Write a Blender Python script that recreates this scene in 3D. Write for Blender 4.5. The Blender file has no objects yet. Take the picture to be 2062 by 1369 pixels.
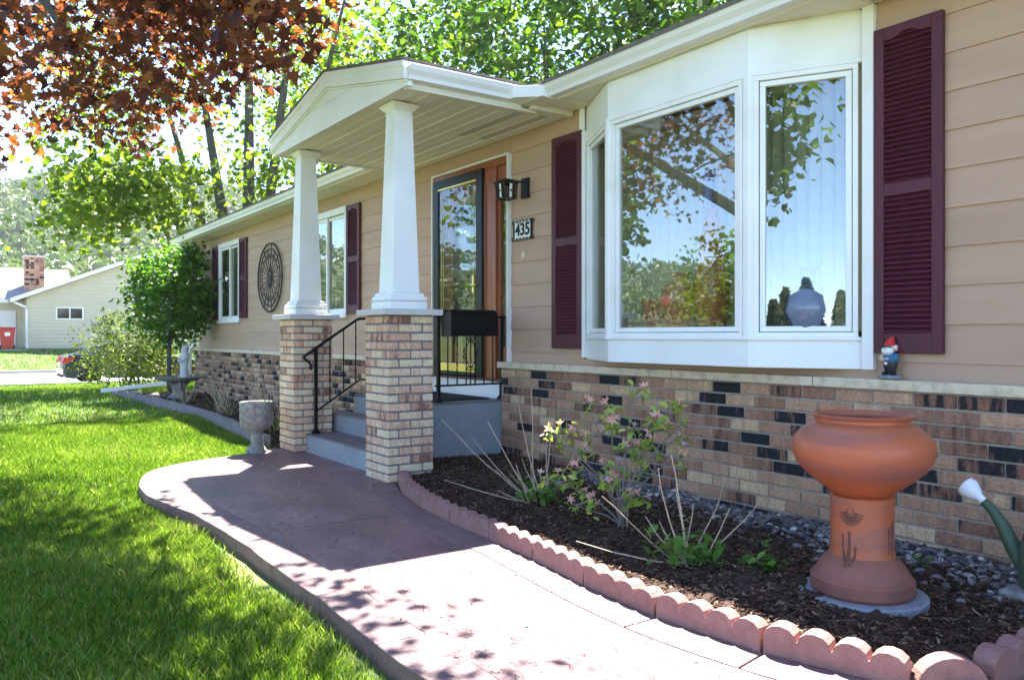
import bpy, bmesh, math, random
import numpy as np
from mathutils import Vector, Matrix
R = math.radians
rng = np.random.default_rng(11)
random.seed(11)
sc = bpy.context.scene
COL = sc.collection

# ------------------------------------------------------------------ camera, sky, sun, exposure
cam = bpy.data.objects.new('camera', bpy.data.cameras.new('camera'))
COL.objects.link(cam)
cam.location = (0.0, -4.33, 1.128)
VIEW = math.atan2(0.8183, 0.5748)
cam.rotation_euler = (R(90), 0, VIEW)
cam.data.sensor_width = 36.0
cam.data.lens = 1635 / 2062 * 36.0
cam.data.shift_y = -8.5 / 2062
cam.data.clip_start = 0.05
cam.data.clip_end = 3000
sc.camera = cam

SUN_TO = Vector((-1.57, 1.20, 3.12)).normalized()      # direction towards the sun (behind the house)
world = bpy.data.worlds.new('World')
sc.world = world
world.use_nodes = True
wn = world.node_tree.nodes
sky = wn.new('ShaderNodeTexSky')
sky.sky_type = 'NISHITA'
sky.sun_disc = False
sky.sun_elevation = math.asin(SUN_TO.z)
sky.sun_rotation = math.atan2(SUN_TO.x, SUN_TO.y)
sky.air_density = 1.0
sky.dust_density = 0.05
sky.ozone_density = 3.5
sky.altitude = 3000.0
world.node_tree.links.new(sky.outputs[0], wn['Background'].inputs[0])
wn['Background'].inputs[1].default_value = 0.10

sun = bpy.data.objects.new('sun', bpy.data.lights.new('sun', 'SUN'))
COL.objects.link(sun)
sun.data.energy = 5.0
sun.data.angle = R(0.53)
sun.data.color = (1.0, 0.95, 0.87)
sun.rotation_euler = SUN_TO.to_track_quat('Z', 'Y').to_euler()
sun.location = (-20, 15, 40)

sc.view_settings.view_transform = 'Standard'
sc.view_settings.look = 'None'
sc.view_settings.gamma = 1.0
sc.view_settings.exposure = 2.85
sc.cycles.max_bounces = 10
sc.cycles.diffuse_bounces = 5
sc.cycles.transparent_max_bounces = 16
sc.cycles.use_denoising = True

# ------------------------------------------------------------------ materials
def setin(n, k, v):
    n.inputs[k].default_value = v

def mat(name, col, col2=None, scale=6.0, rough=0.6, bump=0.0, bscale=60.0, metal=0.0, spec=0.4, stretch=(1, 1, 1),
        rnd=0.0, c3=None, s3=1.2, a3=0.0, coat=0.0, detail=5.0):
    m = bpy.data.materials.new(name)
    m.use_nodes = True
    nt = m.node_tree
    N, L = nt.nodes, nt.links
    b = N['Principled BSDF']
    setin(b, 'Roughness', rough); setin(b, 'Metallic', metal); setin(b, 'Specular IOR Level', spec)
    if coat:
        setin(b, 'Coat Weight', coat); setin(b, 'Coat Roughness', 0.12)
    c = (*col, 1); out = None
    geo = N.new('ShaderNodeNewGeometry')
    mp = N.new('ShaderNodeMapping'); mp.inputs['Scale'].default_value = stretch
    L.new(geo.outputs['Position'], mp.inputs['Vector'])
    if col2 is not None:
        nz = N.new('ShaderNodeTexNoise'); setin(nz, 'Scale', scale); setin(nz, 'Detail', detail); setin(nz, 'Roughness', 0.62)
        L.new(mp.outputs[0], nz.inputs['Vector'])
        rp = N.new('ShaderNodeValToRGB')
        rp.color_ramp.elements[0].position = 0.32; rp.color_ramp.elements[1].position = 0.68
        rp.color_ramp.elements[0].color = c; rp.color_ramp.elements[1].color = (*col2, 1)
        L.new(nz.outputs[0], rp.inputs[0]); out = rp.outputs[0]
    if c3 is not None:
        n3 = N.new('ShaderNodeTexNoise'); setin(n3, 'Scale', s3); setin(n3, 'Detail', 4.0)
        L.new(mp.outputs[0], n3.inputs['Vector'])
        r3 = N.new('ShaderNodeMapRange'); setin(r3, 'From Min', 0.48); setin(r3, 'From Max', 0.66); setin(r3, 'To Max', a3)
        L.new(n3.outputs[0], r3.inputs[0])
        mx = N.new('ShaderNodeMix'); mx.data_type = 'RGBA'
        L.new(r3.outputs[0], mx.inputs[0])
        if out: L.new(out, mx.inputs[6])
        else: mx.inputs[6].default_value = c
        mx.inputs[7].default_value = (*c3, 1); out = mx.outputs[2]
    if rnd:
        oi = N.new('ShaderNodeObjectInfo'); at = N.new('ShaderNodeAttribute'); at.attribute_name = 'rnd'
        ad = N.new('ShaderNodeMath'); ad.operation = 'ADD'
        L.new(oi.outputs['Random'], ad.inputs[0]); L.new(at.outputs['Fac'], ad.inputs[1])
        fr = N.new('ShaderNodeMath'); fr.operation = 'FRACT'; L.new(ad.outputs[0], fr.inputs[0])
        mr = N.new('ShaderNodeMapRange'); setin(mr, 'To Min', 1 - rnd); setin(mr, 'To Max', 1 + rnd)
        L.new(fr.outputs[0], mr.inputs[0])
        hs = N.new('ShaderNodeHueSaturation'); L.new(mr.outputs[0], hs.inputs['Value'])
        if out: L.new(out, hs.inputs['Color'])
        else: hs.inputs['Color'].default_value = c
        out = hs.outputs[0]
    if out: L.new(out, b.inputs['Base Color'])
    else: setin(b, 'Base Color', c)
    if bump:
        nb = N.new('ShaderNodeTexNoise'); setin(nb, 'Scale', bscale); setin(nb, 'Detail', 4.0)
        L.new(mp.outputs[0], nb.inputs['Vector'])
        bp = N.new('ShaderNodeBump'); setin(bp, 'Strength', bump); setin(bp, 'Distance', 0.01)
        L.new(nb.outputs[0], bp.inputs['Height']); L.new(bp.outputs[0], b.inputs['Normal'])
    return m

def ramp_mat(name, stops, rough=0.75, streak=0.5, dark=None, bump=0.35):
    """colour picked per piece (object random + face attribute 'rnd'), with fired streaks"""
    m = bpy.data.materials.new(name); m.use_nodes = True
    N, L = m.node_tree.nodes, m.node_tree.links
    b = N['Principled BSDF']; setin(b, 'Roughness', rough); setin(b, 'Specular IOR Level', 0.3)
    oi = N.new('ShaderNodeObjectInfo'); at = N.new('ShaderNodeAttribute'); at.attribute_name = 'rnd'
    ad = N.new('ShaderNodeMath'); ad.operation = 'ADD'
    L.new(oi.outputs['Random'], ad.inputs[0]); L.new(at.outputs['Fac'], ad.inputs[1])
    fr = N.new('ShaderNodeMath'); fr.operation = 'FRACT'; L.new(ad.outputs[0], fr.inputs[0])
    geo = N.new('ShaderNodeNewGeometry')
    mp = N.new('ShaderNodeMapping'); mp.inputs['Scale'].default_value = (24, 24, 5)
    L.new(geo.outputs['Position'], mp.inputs['Vector'])
    nz = N.new('ShaderNodeTexNoise'); setin(nz, 'Scale', 1.0); setin(nz, 'Detail', 3.0)
    L.new(mp.outputs[0], nz.inputs['Vector'])
    sh = N.new('ShaderNodeMapRange'); setin(sh, 'From Min', 0.3); setin(sh, 'From Max', 0.7); setin(sh, 'To Min', -streak / 2); setin(sh, 'To Max', streak / 2)
    L.new(nz.outputs[0], sh.inputs[0])
    a2 = N.new('ShaderNodeMath'); a2.operation = 'ADD'; a2.use_clamp = True
    L.new(fr.outputs[0], a2.inputs[0]); L.new(sh.outputs[0], a2.inputs[1])
    rp = N.new('ShaderNodeValToRGB')
    el = rp.color_ramp.elements
    while len(el) < len(stops): el.new(0.5)
    for e, (p, c) in zip(el, stops):
        e.position = p; e.color = (*c, 1)
    L.new(a2.outputs[0], rp.inputs[0])
    n2 = N.new('ShaderNodeTexNoise'); setin(n2, 'Scale', 60.0); setin(n2, 'Detail', 6.0)
    L.new(geo.outputs['Position'], n2.inputs['Vector'])
    mr = N.new('ShaderNodeMapRange'); setin(mr, 'From Min', 0.3); setin(mr, 'From Max', 0.7); setin(mr, 'To Min', 0.72); setin(mr, 'To Max', 1.22)
    L.new(n2.outputs[0], mr.inputs[0])
    hs = N.new('ShaderNodeHueSaturation'); L.new(rp.outputs[0], hs.inputs['Color']); L.new(mr.outputs[0], hs.inputs['Value'])
    L.new(hs.outputs[0], b.inputs['Base Color'])
    bp = N.new('ShaderNodeBump'); setin(bp, 'Strength', bump); setin(bp, 'Distance', 0.006)
    L.new(n2.outputs[0], bp.inputs['Height']); L.new(bp.outputs[0], b.inputs['Normal'])
    return m

def leaf_mat(name, stops, trans=0.5, rough=0.45, gain=1.0):
    m = bpy.data.materials.new(name); m.use_nodes = True
    N, L = m.node_tree.nodes, m.node_tree.links
    b = N['Principled BSDF']; setin(b, 'Roughness', rough); setin(b, 'Specular IOR Level', 0.35)
    at = N.new('ShaderNodeAttribute'); at.attribute_name = 'rnd'
    rp = N.new('ShaderNodeValToRGB'); el = rp.color_ramp.elements
    while len(el) < len(stops): el.new(0.5)
    for e, (p, c) in zip(el, stops):
        e.position = p; e.color = (*c, 1)
    L.new(at.outputs['Fac'], rp.inputs[0]); L.new(rp.outputs[0], b.inputs['Base Color'])
    tr = N.new('ShaderNodeBsdfTranslucent')
    g = N.new('ShaderNodeMix'); g.data_type = 'RGBA'; g.blend_type = 'MULTIPLY'; g.inputs[0].default_value = 1.0
    L.new(rp.outputs[0], g.inputs[6]); g.inputs[7].default_value = (gain, gain, gain * 0.6, 1)
    L.new(g.outputs[2], tr.inputs['Color'])
    ms = N.new('ShaderNodeMixShader'); ms.inputs[0].default_value = trans
    L.new(b.outputs[0], ms.inputs[1]); L.new(tr.outputs[0], ms.inputs[2])
    L.new(ms.outputs[0], N['Material Output'].inputs['Surface'])
    return m

def glass_mat(name, ior=1.9, tint=(0.85, 0.9, 0.88), rough=0.0):
    m = bpy.data.materials.new(name); m.use_nodes = True
    N, L = m.node_tree.nodes, m.node_tree.links
    N.remove(N['Principled BSDF'])
    t = N.new('ShaderNodeBsdfTransparent'); t.inputs[0].default_value = (*tint, 1)
    g = N.new('ShaderNodeBsdfGlossy'); g.inputs['Roughness'].default_value = rough
    f = N.new('ShaderNodeFresnel')
    gg = N.new('ShaderNodeNewGeometry'); mr = N.new('ShaderNodeMapRange'); setin(mr, 'To Min', ior); setin(mr, 'To Max', 1 / ior)
    L.new(gg.outputs['Backfacing'], mr.inputs[0]); L.new(mr.outputs[0], f.inputs[0])     # same reflectance on both faces of a pane
    ms = N.new('ShaderNodeMixShader')
    L.new(f.outputs[0], ms.inputs[0]); L.new(t.outputs[0], ms.inputs[1]); L.new(g.outputs[0], ms.inputs[2])
    L.new(ms.outputs[0], N['Material Output'].inputs['Surface'])
    return m

M = {}
M['siding'] = mat('siding_paint', (0.460, 0.292, 0.198), (0.505, 0.332, 0.232), scale=1.6, rough=0.62, bump=0.14, bscale=28, stretch=(0.5, 1, 5), rnd=0.035, c3=(0.37, 0.225, 0.16), s3=0.9, a3=0.35)
M['white'] = mat('white_paint', (0.82, 0.81, 0.79), (0.86, 0.855, 0.84), scale=3, rough=0.42, c3=(0.60, 0.56, 0.47), s3=2.2, a3=0.28)
M['soffit'] = mat('soffit_aluminium', (0.70, 0.635, 0.53), (0.75, 0.69, 0.585), scale=2, rough=0.5, rnd=0.03)
M['vent'] = mat('soffit_vent', (0.30, 0.27, 0.21), (0.62, 0.58, 0.50), scale=260, rough=0.6, detail=0)
M['gutter'] = mat('gutter_enamel', (0.74, 0.73, 0.70), (0.80, 0.79, 0.77), scale=3, rough=0.38, c3=(0.5, 0.47, 0.4), s3=1.5, a3=0.3)
M['shutter'] = mat('maroon_shutter', (0.070, 0.010, 0.023), (0.095, 0.016, 0.030), scale=10, rough=0.5, bump=0.15, bscale=120, stretch=(1, 1, 0.2))
BR = [(0.0, (0.013, 0.013, 0.018)), (0.155, (0.022, 0.020, 0.025)), (0.18, (0.12, 0.060, 0.044)), (0.25, (0.225, 0.110, 0.070)), (0.48, (0.36, 0.190, 0.118)),
      (0.68, (0.435, 0.250, 0.155)), (0.88, (0.485, 0.295, 0.182)), (1.0, (0.60, 0.41, 0.24))]
M['brick'] = ramp_mat('wall_brick', BR, streak=0.28, bump=0.9)
PB = [(0.0, (0.26, 0.12, 0.09)), (0.04, (0.50, 0.265, 0.18)), (0.3, (0.62, 0.37, 0.25)), (0.6, (0.68, 0.475, 0.315)), (1.0, (0.70, 0.545, 0.37))]
M['pbrick'] = ramp_mat('pillar_brick', PB, streak=0.5)
M['mortar'] = mat('grey_mortar', (0.29, 0.245, 0.195), (0.39, 0.335, 0.27), scale=40, rough=0.9, bump=0.5, bscale=150)
M['pmortar'] = mat('dark_mortar', (0.15, 0.145, 0.15), (0.22, 0.21, 0.21), scale=40, rough=0.9, bump=0.5, bscale=150)
M['ledge'] = mat('cast_stone', (0.66, 0.53, 0.37), (0.73, 0.61, 0.45), scale=7, rough=0.8, bump=0.4, bscale=110, c3=(0.30, 0.22, 0.14), s3=14, a3=0.5)
M['capstone'] = mat('cap_stone', (0.52, 0.48, 0.46), (0.62, 0.58, 0.56), scale=30, rough=0.85, bump=0.5, bscale=90)
M['concrete'] = mat('painted_concrete', (0.20, 0.225, 0.255), (0.27, 0.295, 0.325), scale=3.2, rough=0.55, bump=0.35, bscale=70, c3=(0.30, 0.30, 0.29), s3=5, a3=0.45)
M['tread'] = mat('worn_tread', (0.15, 0.125, 0.125), (0.21, 0.18, 0.175), scale=6, rough=0.8, bump=0.4, bscale=80)
M['iron'] = mat('black_iron', (0.004, 0.004, 0.005), rough=0.42, spec=0.25)
M['oldiron'] = mat('weathered_iron', (0.015, 0.013, 0.012), (0.027, 0.024, 0.021), scale=30, rough=0.55)
M['black'] = mat('black_paint', (0.004, 0.004, 0.005), rough=0.5, spec=0.2)
M['wood'] = mat('stained_wood', (0.20, 0.042, 0.013), (0.34, 0.085, 0.024), scale=3.0, rough=0.32, stretch=(9, 9, 0.6), coat=0.2)
M['storm'] = mat('storm_door_green', (0.0045, 0.0075, 0.006), rough=0.35, spec=0.25)
M['brass'] = mat('brass', (0.75, 0.56, 0.16), (0.82, 0.66, 0.24), scale=5, rough=0.3, metal=0.9)
M['glass'] = glass_mat('window_glass', ior=2.4, tint=(0.87, 0.90, 0.89))
M['glass2'] = glass_mat('door_glass', ior=1.55, tint=(0.88, 0.92, 0.9))
M['seeded'] = glass_mat('lantern_glass', ior=1.3, tint=(0.35, 0.35, 0.34), rough=0.1)
M['blind'] = mat('blind_fabric', (0.44, 0.39, 0.24), (0.50, 0.45, 0.29), scale=20, rough=0.8, rnd=0.08)
M['drape'] = mat('drape_fabric', (0.20, 0.19, 0.11), (0.30, 0.28, 0.16), scale=8, rough=0.9, stretch=(8, 1, 0.3), rnd=0.15)
M['room'] = mat('room_wood', (0.24, 0.12, 0.05), (0.33, 0.18, 0.08), scale=3, rough=0.6, stretch=(6, 1, 0.6))
M['roomw'] = mat('room_wall', (0.42, 0.38, 0.30), rough=0.8)
M['shingle'] = mat('roof_shingle', (0.10, 0.085, 0.07), (0.19, 0.165, 0.14), scale=22, rough=0.95, bump=0.8, bscale=60)
M['lawnbase'] = mat('lawn_soil', (0.045, 0.085, 0.016), (0.09, 0.14, 0.03), scale=9, rough=0.95, bump=0.9, bscale=60, c3=(0.20, 0.17, 0.08), s3=1.2, a3=0.55)
M['mulch'] = mat('mulch_soil', (0.028, 0.014, 0.010), (0.062, 0.032, 0.021), scale=35, rough=0.95, bump=1.0, bscale=55)
M['chips'] = ramp_mat('bark_chips', [(0.0, (0.020, 0.010, 0.007)), (0.4, (0.060, 0.027, 0.016)), (0.75, (0.115, 0.055, 0.032)), (0.92, (0.19, 0.11, 0.065)), (1.0, (0.36, 0.26, 0.16))], streak=0.1, rough=0.9, bump=0.3)
M['pebble'] = ramp_mat('river_pebbles', [(0.0, (0.035, 0.037, 0.045)), (0.3, (0.085, 0.085, 0.095)), (0.55, (0.17, 0.125, 0.105)), (0.8, (0.19, 0.185, 0.19)), (0.95, (0.33, 0.31, 0.28)), (1.0, (0.55, 0.53, 0.50))], streak=0.15, rough=0.6, bump=0.1)
M['road'] = mat('street_concrete', (0.30, 0.29, 0.275), (0.36, 0.35, 0.33), scale=1.5, rough=0.85)
M['edger'] = mat('edger_concrete', (0.235, 0.110, 0.092), (0.31, 0.155, 0.130), scale=22, rough=0.62, bump=0.45, bscale=140, rnd=0.08, spec=0.5)
M['gedger'] = mat('grey_edger', (0.16, 0.135, 0.135), (0.24, 0.205, 0.20), scale=18, rough=0.85, bump=0.45, bscale=120, rnd=0.10)
M['terra'] = mat('terracotta', (0.46, 0.118, 0.042), (0.31, 0.098, 0.058), scale=2.0, rough=0.36, bump=0.15, bscale=70, stretch=(0.6, 0.6, 5), c3=(0.25, 0.10, 0.080), s3=2.6, a3=0.95, detail=9)
M['terrad'] = mat('dark_terracotta', (0.205, 0.075, 0.055), (0.28, 0.105, 0.072), scale=6, rough=0.55, bump=0.3, bscale=60, c3=(0.13, 0.06, 0.05), s3=5, a3=0.6)
M['carve'] = mat('carved_stain', (0.10, 0.045, 0.038), (0.16, 0.065, 0.045), scale=40, rough=0.8)
M['paver'] = mat('grey_paver', (0.21, 0.225, 0.255), (0.31, 0.32, 0.34), scale=30, rough=0.85, bump=0.5, bscale=110)
M['stone'] = mat('carved_stone', (0.17, 0.16, 0.145), (0.34, 0.32, 0.29), scale=25, rough=0.9, bump=1.0, bscale=34, c3=(0.12, 0.115, 0.10), s3=16, a3=0.7)
M['statue'] = mat('pale_statue', (0.40, 0.41, 0.42), (0.52, 0.53, 0.53), scale=9, rough=0.85, bump=0.4, bscale=40)
M['bark'] = mat('tree_bark', (0.060, 0.050, 0.042), (0.115, 0.10, 0.085), scale=14, rough=0.95, bump=1.0, bscale=22, stretch=(1, 1, 0.25))
M['twig'] = mat('dry_twig', (0.36, 0.27, 0.18), (0.47, 0.38, 0.28), scale=30, rough=0.85, rnd=0.2)
M['gtwig'] = mat('grey_twig', (0.17, 0.145, 0.125), (0.24, 0.21, 0.19), scale=30, rough=0.85)
M['redleaf'] = leaf_mat('copper_maple_leaf', [(0.0, (0.042, 0.012, 0.010)), (0.4, (0.110, 0.028, 0.015)), (0.75, (0.225, 0.070, 0.023)), (1.0, (0.36, 0.15, 0.04))], trans=0.52, gain=1.3)
M['greenleaf'] = leaf_mat('green_maple_leaf', [(0.0, (0.030, 0.085, 0.006)), (0.5, (0.072, 0.158, 0.010)), (1.0, (0.145, 0.235, 0.016))], trans=0.46, gain=1.35)
M['yleaf'] = leaf_mat('spring_maple_leaf', [(0.0, (0.058, 0.110, 0.008)), (0.5, (0.115, 0.185, 0.014)), (1.0, (0.20, 0.26, 0.024))], trans=0.54, gain=1.55)
M['darkleaf'] = leaf_mat('crab_leaf', [(0.0, (0.030, 0.105, 0.010)), (0.5, (0.075, 0.190, 0.016)), (1.0, (0.15, 0.27, 0.026))], trans=0.45, gain=1.4)
M['bushleaf'] = leaf_mat('bush_leaf', [(0.0, (0.060, 0.100, 0.010)), (0.5, (0.115, 0.170, 0.016)), (1.0, (0.20, 0.24, 0.03))], trans=0.45, gain=1.2)
M['plantleaf'] = leaf_mat('garden_leaf', [(0.0, (0.045, 0.125, 0.012)), (0.5, (0.085, 0.20, 0.02)), (1.0, (0.16, 0.28, 0.04))], trans=0.35, gain=1.3)
M['azleaf'] = leaf_mat('azalea_leaf', [(0.0, (0.20, 0.33, 0.04)), (0.5, (0.32, 0.44, 0.06)), (1.0, (0.48, 0.52, 0.12))], trans=0.25, gain=1.3)
M['conifer'] = leaf_mat('conifer_leaf', [(0.0, (0.02, 0.035, 0.008)), (0.5, (0.05, 0.07, 0.014)), (1.0, (0.10, 0.095, 0.02))], trans=0.15)
M['grass'] = leaf_mat('grass_blade', [(0.0, (0.040, 0.105, 0.006)), (0.45, (0.125, 0.230, 0.016)), (0.8, (0.26, 0.355, 0.055)), (1.0, (0.48, 0.46, 0.21))], trans=0.42, gain=1.35, rough=0.5)
M['petal'] = leaf_mat('pink_petal', [(0.0, (0.78, 0.34, 0.31)), (1.0, (0.90, 0.60, 0.54))], trans=0.35, gain=1.0)
M['petal2'] = leaf_mat('lilac_petal', [(0.0, (0.72, 0.50, 0.62)), (1.0, (0.82, 0.66, 0.75))], trans=0.35, gain=1.0)
M['bud'] = mat('bud_peach', (0.75, 0.36, 0.18), rough=0.6)
M['hill'] = leaf_mat('wooded_hill_leaf', [(0.0, (0.04, 0.095, 0.02)), (0.5, (0.09, 0.16, 0.032)), (1.0, (0.17, 0.22, 0.06))], trans=0.25)
M['hillbase'] = mat('hill_ground', (0.05, 0.075, 0.03), (0.09, 0.11, 0.045), scale=0.08, rough=1.0)
M['nsiding'] = mat('pale_vinyl', (0.50, 0.45, 0.33), (0.54, 0.485, 0.36), scale=0.8, rough=0.6)
M['nroof'] = mat('neighbour_shingle', (0.21, 0.19, 0.20), (0.30, 0.27, 0.28), scale=5, rough=0.95, bump=0.4, bscale=14)
M['carpaint'] = mat('navy_car_paint', (0.012, 0.021, 0.045), rough=0.22, metal=0.35, spec=0.6, coat=0.8)
M['carglass'] = mat('car_glass', (0.012, 0.015, 0.017), rough=0.06, spec=0.8)
M['rubber'] = mat('tyre_rubber', (0.015, 0.015, 0.016), rough=0.85)
M['rim'] = mat('alloy_rim', (0.45, 0.45, 0.47), rough=0.3, metal=0.9)
M['redlens'] = mat('red_lens', (0.55, 0.018, 0.022), rough=0.15, spec=0.6, coat=0.5)
M['redbin'] = mat('red_plastic', (0.42, 0.028, 0.022), rough=0.5)
M['gnred'] = mat('gnome_red', (0.56, 0.025, 0.020), rough=0.45)
M['gnblue'] = mat('gnome_blue', (0.028, 0.13, 0.24), (0.04, 0.17, 0.29), scale=60, rough=0.5)
M['gnblack'] = mat('gnome_black', (0.012, 0.016, 0.022), rough=0.4)
M['gnwhite'] = mat('gnome_white', (0.80, 0.78, 0.76), rough=0.5)
M['gnskin'] = mat('gnome_skin', (0.62, 0.40, 0.30), rough=0.5)
M['gnbase'] = mat('gnome_base', (0.13, 0.14, 0.16), (0.33, 0.34, 0.36), scale=120, rough=0.8, bump=0.6, bscale=120)
M['cangreen'] = mat('can_green', (0.050, 0.085, 0.052), (0.062, 0.10, 0.062), scale=8, rough=0.5)
M['canwhite'] = mat('can_white', (0.78, 0.80, 0.84), rough=0.4)
M['tile'] = mat('plaque_tile', (0.78, 0.77, 0.74), rough=0.25)
M['vasered'] = mat('red_vase_glaze', (0.42, 0.060, 0.030), (0.58, 0.12, 0.055), scale=25, rough=0.25, coat=0.4)
M['vaseblue'] = mat('blue_vase_glass', (0.30, 0.36, 0.62), rough=0.12, coat=0.4)
M['vasewhite'] = mat('white_vase', (0.15, 0.18, 0.26), rough=0.2, coat=0.4)
M['matrug'] = mat('door_mat', (0.012, 0.012, 0.014), rough=0.95, bump=0.6, bscale=300)

def walk_mat():
    m = bpy.data.materials.new('stamped_concrete'); m.use_nodes = True
    N, L = m.node_tree.nodes, m.node_tree.links
    b = N['Principled BSDF']; setin(b, 'Roughness', 0.42); setin(b, 'Specular IOR Level', 0.6)
    geo = N.new('ShaderNodeNewGeometry')
    n1 = N.new('ShaderNodeTexNoise'); setin(n1, 'Scale', 2.4); setin(n1, 'Detail', 7.0)
    n2 = N.new('ShaderNodeTexNoise'); setin(n2, 'Scale', 13.0); setin(n2, 'Detail', 6.0); setin(n2, 'Distortion', 0.8)
    mp = N.new('ShaderNodeMapping'); mp.inputs['Scale'].default_value = (1.0, 1.7, 1.0); mp.inputs['Rotation'].default_value = (0, 0, 0.5)
    L.new(geo.outputs['Position'], mp.inputs['Vector'])
    for n in (n1, n2): L.new(mp.outputs[0], n.inputs['Vector'])
    vo = N.new('ShaderNodeTexVoronoi'); vo.feature = 'DISTANCE_TO_EDGE'; setin(vo, 'Scale', 7.0)
    wv = N.new('ShaderNodeVectorMath'); wv.operation = 'MULTIPLY_ADD'
    L.new(n2.outputs['Color'], wv.inputs[0]); wv.inputs[1].default_value = (0.16, 0.16, 0.0); L.new(mp.outputs[0], wv.inputs[2])
    L.new(wv.outputs[0], vo.inputs['Vector'])
    rp = N.new('ShaderNodeValToRGB'); el = rp.color_ramp.elements; el.new(0.5)
    for e, (p, c) in zip(el, [(0.3, (0.118, 0.060, 0.070)), (0.5, (0.190, 0.092, 0.096)), (0.72, (0.265, 0.140, 0.134))]):
        e.position = p; e.color = (*c, 1)
    L.new(n1.outputs[0], rp.inputs[0])
    # short cracks pressed by the stamp: cell edges kept only where a second noise allows
    ed = N.new('ShaderNodeMapRange'); setin(ed, 'From Min', 0.0); setin(ed, 'From Max', 0.045); L.new(vo.outputs['Distance'], ed.inputs[0])
    gate = N.new('ShaderNodeMapRange'); setin(gate, 'From Min', 0.48); setin(gate, 'From Max', 0.56); L.new(n2.outputs[0], gate.inputs[0])
    mxm = N.new('ShaderNodeMath'); mxm.operation = 'MAXIMUM'
    inv = N.new('ShaderNodeMath'); inv.operation = 'SUBTRACT'; inv.inputs[0].default_value = 1.0; L.new(gate.outputs[0], inv.inputs[1])
    L.new(ed.outputs[0], mxm.inputs[0]); L.new(inv.outputs[0], mxm.inputs[1])
    mx = N.new('ShaderNodeMix'); mx.data_type = 'RGBA'; L.new(mxm.outputs[0], mx.inputs[0])
    mx.inputs[6].default_value = (0.05, 0.028, 0.03, 1); L.new(rp.outputs[0], mx.inputs[7])
    L.new(mx.outputs[2], b.inputs['Base Color'])
    hm = N.new('ShaderNodeMath'); hm.operation = 'MULTIPLY_ADD'; L.new(mxm.outputs[0], hm.inputs[0]); hm.inputs[1].default_value = 0.7; L.new(n2.outputs[0], hm.inputs[2])
    bp = N.new('ShaderNodeBump'); setin(bp, 'Strength', 0.55); setin(bp, 'Distance', 0.012)
    L.new(hm.outputs[0], bp.inputs['Height']); L.new(bp.outputs[0], b.inputs['Normal'])
    return m
M['walk'] = walk_mat()
M['walkband'] = mat('walk_border', (0.125, 0.072, 0.077), (0.20, 0.115, 0.112), scale=6, rough=0.55, bump=0.6, bscale=30, rnd=0.05)

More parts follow.
